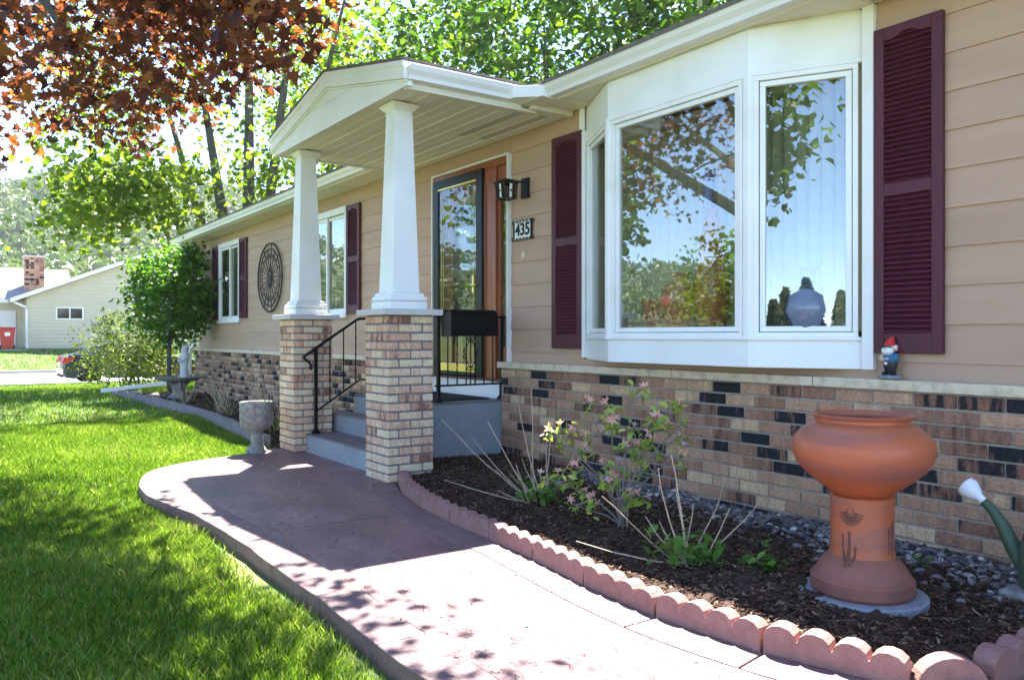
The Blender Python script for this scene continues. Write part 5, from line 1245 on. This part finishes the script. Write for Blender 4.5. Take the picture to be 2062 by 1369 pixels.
def dead_clump(cx, cy, n, h, label, green=30, z=-0.02):
    t = thing('dried_perennial', (cx, cy, z), label, 'plant', 'dried perennials in the far bed')
    stems(t, [bent((cx + random.gauss(0, .08), cy + random.gauss(0, .06), z), (random.gauss(0, .55), random.gauss(0, .5), 1), h * random.uniform(.5, 1.1), .08, 5) for _ in range(n)], 'twig', 0.0055)
    C = np.stack([cx + rng.normal(0, .12, green), cy + rng.normal(0, .08, green), z + np.abs(rng.normal(.03, .06, green))], -1)
    leaves('foliage', C, 0.10, DIAM * np.array([[.45, 1.0]]), 'bushleaf', t, up=0.05)
dead_clump(-9.6, -0.95, 22, 0.62, 'dried stems with grassy foot nearest the stone planter', 70)
dead_clump(-10.7, -0.75, 18, 0.75, 'pale dried stems second from the stone planter', 30)
dead_clump(-12.0, -0.95, 18, 0.60, 'pale dried stems in the middle of the far bed', 50)
dead_clump(-13.2, -0.70, 16, 0.75, 'dried stems under the round iron medallion', 30)
dead_clump(-14.3, -1.00, 14, 0.55, 'dried stems beside the bird bath', 30)
t = thing('twiggy_shrub', (-16.6, -0.55, -0.02), 'reddish bare twigs behind the bird bath', 'shrub')
stems(t, [bent((-16.6, -.55, -.02), (random.gauss(0, .35), random.gauss(0, .35), 1), random.uniform(.5, .85), .06, 5) for _ in range(16)], mat('red_twig', (0.40, 0.15, 0.06), rough=.8), 0.007)
def rock(x, y, s_, label):
    nrm = rng.normal(size=(len(JV), 3)); V = np.array(JV) * (1 + 0.16 * rng.normal(size=(len(JV), 1))) * np.array([s_, s_ * .8, s_ * .5])
    me = bpy.data.meshes.new('rock'); me.from_pydata(V.tolist(), [], JF); o = link('rock', me, M['stone']); shade(me, 30); o.location = (x, y, float(gz(x, y)) + s_ * .25); tag(o, label, 'rock')
rock(-17.55, -1.50, 0.13, 'small pale rock under the end of the white spout'); rock(-17.2, -1.25, 0.16, 'flat pale rock inside the corner of the far bed'); rock(-16.7, -1.0, 0.14, 'flat tan rock between spout and bird bath'); rock(-10.4, -1.12, 0.17, 'mossy tan rock among the dried stems')
# ------------------------------------------------------------------ trees
def cam_px(P):
    P = np.atleast_2d(P); yr = P[:, 1] + 4.33
    d = -0.8183 * P[:, 0] + 0.5748 * yr; l = 0.5748 * P[:, 0] + 0.8183 * yr
    d = np.where(d < 0.05, 0.05, d)
    return 1031 + 1635 * l / d, 676 + 1635 * (1.128 - P[:, 2]) / d, d

def grow(name, base, stems_, clusters, label, cat, leaf_m, lsize, shape, per, spread, bark='bark', group=None, up=0.5, r_tw=(0.008, 0.03), rndf=None, trunk_n=9, droop=0.0, keep=None):
    t = thing(name, base, label, cat, group)
    nodes = []; rad = []
    tb = MB()
    for pts, rs in stems_:
        tb.tube(pts, rs, trunk_n)
        P = np.array(pts, dtype=float)
        for i in range(len(P) - 1):
            for s_ in np.linspace(0, 1, 7)[:-1]: nodes.append(P[i] * (1 - s_) + P[i + 1] * s_); rad.append(rs[i] * (1 - s_) + rs[i + 1] * s_)
    tb.build('trunk', bark, t, smooth=True, auto=60)
    nodes = np.array(nodes); rad = np.array(rad)
    bb_ = MB()
    d0 = np.min(np.linalg.norm(clusters[:, None] - nodes[None], axis=2), axis=1)
    for i in np.argsort(d0):
        c = clusters[i]
        dv = nodes - c; dist = np.linalg.norm(dv, axis=1) + 0.25 * np.maximum(0, nodes[:, 2] - c[2])
        j = int(np.argmin(dist)); a = nodes[j]; L = np.linalg.norm(c - a)
        m1 = a * .6 + c * .4 + rng.normal(0, .06 * L, 3) + np.array([0, 0, .07 * L]); m2 = a * .25 + c * .75 + rng.normal(0, .04 * L, 3) + np.array([0, 0, .04 * L])
        r0 = min(rad[j] * .7, r_tw[1]) ; r1 = min(r_tw[0], r0)
        bb_.tube([tuple(a), tuple(m1), tuple(m2), tuple(c)], [r0, r0 * .8, (r0 + r1) / 2, r1], 4, cap=False)
        nodes = np.concatenate([nodes, [m1, m2, c]]); rad = np.concatenate([rad, [r0 * .8, (r0 + r1) / 2, r1]])
    tag(bb_.build('branches', bark, t), kind='stuff')
    n = len(clusters) * per
    C = np.repeat(clusters, per, 0) + rng.normal(0, 1, (n, 3)) * np.array([spread, spread, spread * .75])
    C[:, 2] -= droop * np.abs(rng.normal(0, 1, n))
    if keep is not None: C = C[keep(C)]
    r = None if rndf is None else rndf(C)
    leaves('crown', C, lsize, shape, leaf_m, t, up=up, rnd=r, kind='stuff')
    return t

def ellipsoid(n, c, r, shell=0.55, zcut=None):
    P = rng.normal(size=(n, 3)); P /= np.linalg.norm(P, axis=1, keepdims=True)
    P *= (rng.uniform(shell ** 3, 1, n) ** (1 / 3))[:, None]
    P *= 1 + 0.12 * np.sin(P[:, :1] * 5 + P[:, 1:2] * 4)
    return P * np.array(r) + np.array(c)

# copper maple on the front lawn; trunk stands left of the frame, branches reach over the walk
LOWX = np.array([-400, 0, 40, 100, 160, 230, 300, 325, 340, 360, 400, 440, 470, 490, 540, 600, 640, 655, 690, 715, 730, 760])
LOWY = np.array([360, 345, 345, 300, 296, 300, 325, 355, 345, 290, 235, 285, 290, 200, 200, 150, 140, 85, 95, 60, 10, -60])
def red_ok(P, pad=0):
    x, y, d = cam_px(P)
    vis = (x > -60) & (x < 2120) & (y > -40) & (y < 1400) & (d > 0.3)
    ok = y < np.interp(x, LOWX, LOWY, right=-80) - pad
    return ~vis | ok
cl = ellipsoid(210, (-7.2, -5.4, 6.3), (5.0, 3.9, 2.7), 0.3)
cl = cl[(cl[:, 2] > 4.0) & red_ok(cl, 40)]
cl2 = np.stack([rng.uniform(-10.5, -4.2, 1400), rng.uniform(-4.4, -2.1, 1400), rng.uniform(2.75, 5.2, 1400)], -1)
x_, y_, d_ = cam_px(cl2)
k = (x_ > -80) & (x_ < 730) & (y_ > -60) & red_ok(cl2, 34) & (d_ > 4.0)
cl2 = cl2[k][:110]
# heavier boughs in groups, so that the lawn gets patches of shade with sun between them
ng = 44
gc_ = np.stack([np.concatenate([rng.uniform(-10.5, -7.6, 8), rng.uniform(-7.6, -4.9, 36)]), rng.uniform(-3.2, -1.85, ng), rng.uniform(3.8, 5.4, ng)], -1)
cl3 = (gc_[:, None] + rng.normal(0, 1, (ng, 7, 3)) * np.array([.34, .22, .18])).reshape(-1, 3)
gd_ = np.array([(-6.1, -1.05, 5.0), (-5.75, -1.15, 5.1), (-5.35, -0.95, 5.0), (-5.05, -1.1, 4.9), (-4.75, -1.15, 4.8), (-5.6, -1.35, 5.0)])
gb_ = np.stack([rng.uniform(-7.5, -4.9, 13), rng.uniform(-3.3, -2.2, 13), rng.uniform(4.0, 5.2, 13)], -1)
cl3 = np.concatenate([cl3, (gb_[:, None] + rng.normal(0, 1, (13, 16, 3)) * np.array([.42, .20, .18])).reshape(-1, 3)])
cl3 = np.concatenate([cl3, (gd_[:, None] + rng.normal(0, 1, (6, 2, 3)) * np.array([.15, .09, .12])).reshape(-1, 3)])
cl3 = cl3[red_ok(cl3, 34)]
cl = np.concatenate([cl, cl2, cl3])
leaf_tone = lambda C: np.clip(rng.normal(0.42, 0.26, len(C)), 0, 1)  # random copper tone for each leaf, alike all through the crown
grow('copper_maple', (-7.4, -7.4, -0.09),
     [([(-7.4, -7.4, -0.15), (-7.38, -7.35, 0.9), (-7.3, -7.2, 1.9)], [0.24, 0.19, 0.17]),
      ([(-7.3, -7.2, 1.8), (-6.6, -6.0, 2.7), (-6.1, -4.6, 3.05), (-6.0, -3.7, 3.4), (-5.9, -2.9, 4.1)], [0.12, 0.085, 0.055, 0.04, 0.02]),
      ([(-7.3, -7.2, 1.8), (-8.0, -6.0, 3.0), (-8.8, -4.6, 3.9), (-9.3, -3.4, 4.4)], [0.13, 0.09, 0.06, 0.03]),
      ([(-7.3, -7.2, 1.8), (-7.0, -6.6, 4.0), (-6.6, -5.4, 6.2), (-6.2, -4.6, 7.6)], [0.15, 0.12, 0.07, 0.03]),
      ([(-7.3, -7.2, 1.8), (-9.0, -7.6, 3.8), (-10.4, -7.4, 5.0)], [0.12, 0.08, 0.03]),
      ([(-7.3, -7.2, 1.8), (-5.4, -7.0, 3.6), (-3.8, -6.4, 4.8)], [0.12, 0.08, 0.03])],
     cl, 'copper leaved maple whose branches hang over the lawn at upper left', 'tree', 'redleaf', 0.092, MAPLE, 26, 0.19, up=0.25, droop=0.06, rndf=leaf_tone, keep=lambda C: red_ok(C, 0))

# spring green maple beyond the left end of the house, several trunks
b0 = np.array([-20.6, 2.0, -0.2])
ST = []
for dx, dy, dz, r0 in ((-2.9, -1.6, 8.6, .16), (-1.7, -1.0, 10, .17), (-.5, .2, 11, .19), (.6, 1.2, 11.5, .16), (1.3, 2.2, 10.5, .14), (-3.6, -2.2, 6.2, .12), (-2.2, -2.6, 7.5, .12)):
    P = [tuple(b0 + np.array([dx * .02, dy * .02, 0])), tuple(b0 + np.array([dx * .13, dy * .13, 1.6])), tuple(b0 + np.array([dx * .38, dy * .38, dz * .40])), tuple(b0 + np.array([dx * .72, dy * .72, dz * .72])), tuple(b0 + np.array([dx, dy, dz]))]
    ST.append((P, [r0 * 1.25, r0 * 1.1, r0 * .85, r0 * .5, r0 * .15]))
cl = ellipsoid(320, (-20.9, 1.2, 8.4), (5.0, 5.2, 5.2), 0.25)
x_, y_, d_ = cam_px(cl); cl = cl[(x_ > 95) & (cl[:, 2] > 3.4) & (y_ < np.interp(x_, [0, 160, 230, 330, 420], [400, 470, 520, 480, 440], right=420))]
low = np.stack([rng.uniform(-22.5, -18.8, 90), rng.uniform(-2.4, 0.6, 90), rng.uniform(3.5, 5.2, 90)], -1)
x_, y_, d_ = cam_px(low); low = low[(x_ > 110) & (x_ < 470) & (y_ < 480)]
allc = np.concatenate([cl, low]); sd_ = np.array(SUN_TO)
for q in ((-16.4, -0.7, 2.3), (-21.0, -0.7, 1.0)):
    w_ = allc - np.array(q); allc = allc[np.linalg.norm(w_ - (w_ @ sd_)[:, None] * sd_, axis=1) > 1.35]
grow('spring_maple', tuple(b0), ST, allc, 'bright green maple with many dark trunks beyond the far gutter end', 'tree', 'yleaf', 0.15, MAPLE[[0, 2, 3, 4, 6, 7, 8, 10, 11, 12]], 34, 0.36, up=0.35, r_tw=(0.012, 0.05), rndf=lambda C: np.clip(rng.normal(.5, .25, len(C)), 0, 1))

for (bx0, by0, rr0, zc, lab, sd) in ((-26.0, 9.5, 5.2, 9.0, 'dark green tree behind the house directly above the porch gable', 190), (-20.5, 12.2, 5.4, 9.5, 'green tree behind the house above the gutter bend', 260), (-14.2, 13.0, 5.2, 9.3, 'dense green tree behind the house above the bay window gutter', 270)):
    b = np.array([bx0, by0, -0.1]); ST = []
    for k in range(5):
        a = k * 1.257 + 0.3
        e = np.array([math.cos(a) * 2.4, math.sin(a) * 2.4, 9.5 + (k % 3)])
        ST.append(([tuple(b), tuple(b + np.array([0, 0, 1.8]) + e * np.array([.05, .05, 0])), tuple(b + e * np.array([.45, .45, .5])), tuple(b + e)], [.28, .22, .13, .03]))
    cl = ellipsoid(sd, (bx0, by0, zc), (rr0, rr0, rr0 * 1.05), 0.3)
    cl = cl[cl[:, 2] > 3.2]
    grow('green_maple', tuple(b), ST, cl, lab, 'tree', 'greenleaf', 0.20, MAPLE[[0, 2, 4, 6, 7, 8, 10, 12]], 46, 0.48, up=0.5, group='trees behind the house', r_tw=(0.015, 0.06))

# small round tree and loose bush at the far corner of the house
tc = np.array([-16.35, -0.72, 1.93])
cl = ellipsoid(150, tc, (0.88, 0.74, 0.90), 0.45)
grow('ball_tree', (-15.95, -0.88, -0.03), [([(-15.95, -.88, -.06), (-15.98, -.88, .5), (-16.05, -.86, 1.05), (-16.15, -.8, 1.6)], [.05, .042, .036, .02]), ([(-16.0, -.88, 1.0), (-16.4, -.7, 1.5), (-16.7, -.6, 2.0)], [.03, .02, .01]), ([(-16.02, -.87, 1.0), (-15.8, -.9, 1.5), (-15.7, -.9, 2.1)], [.03, .02, .01])],
     cl, 'small round headed tree with dense dark leaves beside the far house corner', 'tree', 'darkleaf', 0.088, OVAL * np.array([[1.5, 1]]), 46, 0.13, up=0.5, r_tw=(0.004, 0.012))
cl = np.concatenate([ellipsoid(150, (-21.0, -0.75, 0.75), (1.2, 1.05, 0.95), 0.3), ellipsoid(60, (-20.2, .1, .55), (1.0, .9, .8), 0.3)])
cl = cl[cl[:, 2] > -0.1]
grow('loose_bush', (-21.0, -0.7, -0.15), [([(-21 + random.gauss(0, .2), -.7 + random.gauss(0, .2), -.2), (-21 + dx * .5, -.7 + dy * .5, .6), (-21 + dx, -.7 + dy, 1.5)], [.02, .015, .006]) for dx, dy in ((-.7, -.5), (.5, -.6), (.2, .6), (-.4, .4), (0, 0), (.7, .3), (-.1, -.8))],
     cl, 'loose olive green bush in front of the parked car', 'bush', 'bushleaf', 0.075, OVAL, 34, 0.16, up=0.3, r_tw=(0.004, 0.01), bark='gtwig')

# ------------------------------------------------------------------ parked car
cr_ = thing('parked_car', (-32.4, 1.3, -0.56), 'dark blue saloon car parked on the street behind the bush', 'car')
CY, CZ = -0.96, -0.56
bp_ = [(0.10, .24), (0.02, .36), (0.0, .55), (.03, .80), (.10, 1.00), (.55, 1.06), (1.1, 1.07), (3.2, .99), (4.2, .86), (4.52, .70), (4.58, .45), (4.5, .24), (4.05, .20), (3.98, .40), (3.75, .56), (3.45, .56), (3.22, .40), (3.15, .20), (1.35, .20), (1.28, .40), (1.05, .56), (.75, .56), (.52, .40), (.45, .20)]
MB().prism([(CY + y, CZ + z) for y, z in bp_], -33.28, -31.5, 'x').build('body', 'carpaint', cr_, bevel=0.07, seg=3)
cab = [(0.50, 1.04), (1.15, 1.36), (1.75, 1.45), (2.3, 1.43), (3.3, 1.0)]
v = [(-31.56, CY + y, CZ + z) if z < 1.1 else (-31.56 - (z - 1.04) * .55, CY + y, CZ + z) for y, z in cab] + [(-33.22, CY + y, CZ + z) if z < 1.1 else (-33.22 + (z - 1.04) * .55, CY + y, CZ + z) for y, z in cab]
n = 5
MB().add(v, [tuple(range(n)), tuple(range(n, 2 * n))[::-1]] + [(i, n + i, n + (i + 1) % n, (i + 1) % n) for i in range(n)]).build('cabin', 'carpaint', cr_, bevel=0.04, seg=2)
def near_side(poly, off=0.006):
    return [(-31.56 - max(0, z - 1.04) * .55 + off, CY + y, CZ + z) for y, z in poly]
MB().add(near_side([(.95, 1.10), (1.25, 1.32), (1.72, 1.40), (1.72, 1.08)]), [(0, 1, 2, 3)]).build('window', 'carglass', cr_)
MB().add(near_side([(1.80, 1.08), (1.80, 1.40), (2.28, 1.38), (2.98, 1.06)]), [(0, 1, 2, 3)]).build('window', 'carglass', cr_)
MB().add([(-31.75, CY + .52, CZ + 1.07), (-33.0, CY + .52, CZ + 1.07), (-33.0, CY + 1.06, CZ + 1.335), (-31.80, CY + 1.06, CZ + 1.335)], [(0, 1, 2, 3)]).build('rear_window', 'carglass', cr_)
for y in (.90, 3.60):
    for x in (-31.56, -33.22):
        w_ = MB().lathe([(.20, -.10), (.31, -.10), (.325, -.07), (.325, .07), (.31, .10), (.20, .10)], 24, (x, CY + y, CZ + .325), M=Matrix.Rotation(R(90), 3, 'Y')).build('wheel', 'rubber', cr_, smooth=True)
        MB().lathe([(0.0, -.085), (.06, -.09), (.20, -.075), (.20, .075), (.06, .09), (0.0, .085)], 16, (x, CY + y, CZ + .325), M=Matrix.Rotation(R(90), 3, 'Y')).build('rim', 'rim', w_, smooth=True)
for x0, x1 in ((-31.95, -31.49), (-33.29, -32.83)):
    MB().prism([(CY - .018, CZ + .70), (CY + .02, CZ + .88), (CY + .06, CZ + .96), (CY + .42, CZ + .94), (CY + .30, CZ + .82), (CY + .12, CZ + .74)], x0, x1, 'x').build('tail_light', 'redlens', cr_, bevel=0.02)
MB().box(-32.7, -32.1, CY - .02, CY + .01, CZ + .62, CZ + .75).build('number_plate', 'tile', cr_)
MB().box(-33.2, -31.6, CY - .01, CY + .05, CZ + .26, CZ + .33).build('bumper_strip', 'rubber', cr_)

# ------------------------------------------------------------------ neighbour across the street
nb = thing('neighbour_house', (-54, 4, 0.4), 'pale yellow sided neighbouring house with brick chimney across the street', 'house')
NX, NY0, NY1, NZ0 = -50.0, -0.65, 10.8, 0.30
AP = (NY0 + NY1) / 2
MB().prism([(NY0, NZ0), (NY1, NZ0), (NY1, 3.15), (AP, 5.55), (NY0, 3.15)], -62, NX - .03, 'x').build('wall', 'nsiding', nb)
z = NZ0 + .12
while z < 5.5:
    hi = min(z + .2, 5.52); h0 = (AP - NY0) * min(1, (5.55 - z) / 2.4); h1 = (AP - NY0) * min(1, (5.55 - hi) / 2.4)
    MB().add([(NX + .03, AP - h0, z), (NX + .03, AP + h0, z), (NX - .01, AP + h1, hi), (NX - .01, AP - h1, hi), (NX - .03, AP - h0, z), (NX - .03, AP + h0, z)], [(0, 1, 2, 3), (4, 5, 1, 0)]).build('siding_board', 'nsiding', nb); z += .2
MB().box(NX - .03, NX + .02, NY0, NY1, NZ0 - .2, NZ0 + .12).build('foundation', 'capstone', nb)
rf = MB().prism([(NY0 - .75, 2.92), (AP, 5.62), (NY1 + .75, 2.92), (NY1 + .75, 3.10), (AP, 5.80), (NY0 - .75, 3.10)], -62.3, NX + .35, 'x').build('roof', 'nroof', nb)
for sg, e in ((1, NY0 - .76), (-1, NY1 + .76)):
    MB().prism([(e, 2.86), (AP, 5.57), (AP, 5.79), (e, 3.08)], NX + .352, NX + .40, 'x').build('rake_board', 'gutter', rf)
MB().prism([(-51.6, 3.0), (-56.5, 5.0), (-56.5, 5.15), (-51.4, 3.12)], -14, 2.0, 'y').build('wing_roof', 'nroof', nb)
MB().box(-62, -52.2, -14, NY0, 0.2, 3.05).build('wing_wall', 'nsiding', nb)
MB().box(-51.7, -51.4, -14, NY0 - .7, 2.9, 3.08).build('wing_gutter', 'gutter', nb)
MB().box(-52.2, -52.14, -1.75, -1.0, 0.45, 2.5).build('side_door', 'gutter', nb)
MB().box(-52.2, -52.14, -2.9, -2.25, 1.6, 2.7).build('wing_window', 'gutter', nb)
ch = MB().box(-53.6, -52.7, -.55, .42, 3.6, 5.55).build('chimney', 'brick', nb)
for k in range(14):
    z = 3.7 + k * .13
    for j in range(4):
        o = MB().box(-52.70, -52.685, -.55 + j * .242 + (.06 if k % 2 else 0) * (j < 3), -.55 + j * .242 + .225, z, z + .115).build('brick', 'brick', ch)
MB().box(-53.65, -52.65, -.6, .47, 5.551, 5.62).build('chimney_cap', 'capstone', nb)
MB().box(-53.3, -53.0, -.2, .1, 5.621, 5.74).build('flue', 'rubber', nb)
wn_ = MB().box(NX, NX + .05, .70, 2.05, 2.0, 2.68).build('window', 'gutter', nb)
for a, b in ((.78, 1.34), (1.41, 1.97)): MB().box(NX + .051, NX + .056, a, b, 2.07, 2.61).build('pane', 'carglass', wn_)
rect_tube([(NX + .1, NY0 - .6, 2.9), (NX + .1, NY0 - .05, 2.65), (NX + .08, NY0 + .0, 2.5), (NX + .08, NY0 + .0, .6), (NX + .35, NY0 + .02, .40)], .12, .1).build('downspout', 'gutter', nb)
bn = thing('wheeled_bin', (-49.4, -1.55, 0.40), 'red wheeled rubbish bin beside the yellow house', 'bin')
MB().hexa([(-49.65, -1.80, .48), (-49.15, -1.80, .48), (-49.15, -1.30, .48), (-49.65, -1.30, .48)], [(-49.72, -1.92, 1.50), (-49.05, -1.92, 1.50), (-49.05, -1.22, 1.50), (-49.72, -1.22, 1.50)]).build('body', 'redbin', bn, bevel=.03)
MB().box(-49.76, -49.0, -1.98, -1.16, 1.505, 1.57).build('lid', 'redbin', bn, bevel=.03)
for y in (-1.86, -1.24): MB().lathe([(.0, -.04), (.12, -.04), (.12, .04), (.0, .04)], 14, (-49.5, y, .53), M=Matrix.Rotation(R(90), 3, 'X')).build('wheel', 'rubber', bn)
MB().box(-49.046, -49.04, -1.68, -1.45, 1.12, 1.30).build('sticker', 'tile', bn)
gr = thing('kettle_grill', (-49.6, -2.35, 0.40), 'black kettle grill at the left edge beside the red bin', 'grill')
MB().ell((-49.6, -2.35, 1.18), (.34, .34, .28), 18, 10).build('kettle', 'black', gr, smooth=True)
for a in (0.5, 2.6, 4.7): MB().tube([(-49.6 + .2 * math.cos(a), -2.35 + .2 * math.sin(a), 1.0), (-49.6 + .34 * math.cos(a), -2.35 + .34 * math.sin(a), .42)], .02, 6).build('leg', 'rim', gr)
tag(MB().box(-52.1, -48.9, -14, -0.75, 0.2, 0.435).build('patio', 'road'), kind='structure')

# ------------------------------------------------------------------ wooded hills, trees and hedge across the lawn
na, nr = 90, 14
angs = np.radians(np.linspace(118, 262, na)); rads = np.linspace(130, 420, nr)
def hill_h(a, r):
    ridge = (40 + 7 * np.sin(a * 7.0) + 4 * np.sin(a * 17 + 1)) * (1 - 0.5 * sstep(np.radians(195), np.radians(215), a))
    return ridge * np.exp(-((r - 300) / 95.0) ** 2) * (0.35 + 0.65 * sstep(np.radians(118), np.radians(140), a) * sstep(np.radians(262), np.radians(240), a))
Ag, Rg = np.meshgrid(angs, rads, indexing='ij')
V = np.stack([Rg * np.cos(Ag), Rg * np.sin(Ag), hill_h(Ag, Rg) - 1.0], -1).reshape(-1, 3)
me = bpy.data.meshes.new('hills'); me.from_pydata(V.tolist(), [], [(i * nr + j, i * nr + j + 1, (i + 1) * nr + j + 1, (i + 1) * nr + j) for i in range(na - 1) for j in range(nr - 1)])
shade(me, 60); tag(link('hills', me, M['hillbase']), kind='structure')
nt_ = 2300
a = np.radians(np.concatenate([rng.uniform(160, 190, 1300), rng.uniform(120, 260, 1000)])); r = rng.uniform(170, 330, nt_)
hc = np.stack([r * np.cos(a), r * np.sin(a), hill_h(a, r) + 1.5], -1)
per = 90
P = rng.normal(size=(nt_, per, 3)); P[:, :, 2] = np.abs(P[:, :, 2]); P /= np.linalg.norm(P, axis=2, keepdims=True)
sc_ = rng.uniform(3.2, 6.0, (nt_, 1, 1)); C = (hc[:, None] + P * sc_ * np.array([1, 1, 1.1])).reshape(-1, 3)
tr_ = np.repeat(rng.random(nt_), per); rn = np.clip(0.6 * tr_ + 0.4 * rng.random(len(C)), 0, 1)
o = leaves('hillside_wood', C, 1.5, DIAM, 'hill', up=0.2, rnd=rn); tag(o, 'hazy green wood covering the far hillside', 'wood', kind='stuff')

for (bx0, by0, rr0, zc, sd, lab) in ((1.3, -15.5, 2.3, 6.6, 110, 'green maple on the lawn across from the bay window, mirrored in its glass'), (-25.0, -27.5, 3.0, 3.4, 70, 'low green maple far across the front lawn, mirrored in the large bay pane'), (-23, -14, 3.8, 5.8, 110, 'green maple nearer the street corner, mirrored in the door glass')):
    b = np.array([bx0, by0, -0.1])
    ST = [([tuple(b), tuple(b + np.array([0, 0, 2.0])), tuple(b + np.array([.2, .2, 4.5])), tuple(b + np.array([.3, .3, zc + 1.5]))], [.25, .2, .14, .04])]
    cl = ellipsoid(sd, (bx0, by0, zc), (rr0, rr0, rr0 * .95), 0.3)
    grow('front_maple', tuple(b), ST, cl, lab, 'tree', 'greenleaf', 0.24, MAPLE[[0, 2, 4, 6, 7, 8, 10, 12]], 40, 0.45, up=0.5, group='trees across the front lawn', r_tw=(0.015, 0.05))
for i, (x, y, h, w_, lab) in enumerate(((4.55, -19.6, 2.2, .42, 'first'), (5.05, -19.9, 2.6, .45, 'second'), (5.75, -20.0, 2.9, .62, 'third'), (6.3, -20.5, 2.1, .5, 'fourth'), (6.75, -19.8, 2.5, .45, 'fifth'), (7.3, -20.2, 2.8, .55, 'sixth'))):
    t = thing('arborvitae', (x, y, -.1), lab + ' evergreen from the left in the row mirrored in the right bay pane', 'tree', 'evergreens across the front lawn')
    MB().tube([(x, y, -.15), (x, y, h * .9)], [.08, .02], 8).build('trunk', 'bark', t)
    n = 2600; zz = rng.random(n) ** 1.4 * h; rad_ = w_ * (1 - zz / h) ** .8 * rng.uniform(.55, 1.05, n) + .04; an = rng.random(n) * 6.283
    leaves('crown', np.stack([x + rad_ * np.cos(an), y + rad_ * np.sin(an), zz], -1), .17, DIAM, 'conifer', t, up=.4)

# ------------------------------------------------------------------ thin summer haze in the air
hz = MB().box(-470, 440, -440, 440, -3.0, 62.0).build('haze', 'white')
hm = bpy.data.materials.new('haze_air'); hm.use_nodes = True
hm.node_tree.nodes.remove(hm.node_tree.nodes['Principled BSDF'])
pv = hm.node_tree.nodes.new('ShaderNodeVolumePrincipled')
pv.inputs['Color'].default_value = (0.93, 0.95, 1.0, 1); pv.inputs['Density'].default_value = 0.00026; pv.inputs['Anisotropy'].default_value = 0.3
hm.node_tree.links.new(pv.outputs[0], hm.node_tree.nodes['Material Output'].inputs['Volume'])
hz.data.materials.clear(); hz.data.materials.append(hm)
tag(hz, 'thin pale haze over the whole scene', 'haze', kind='stuff')
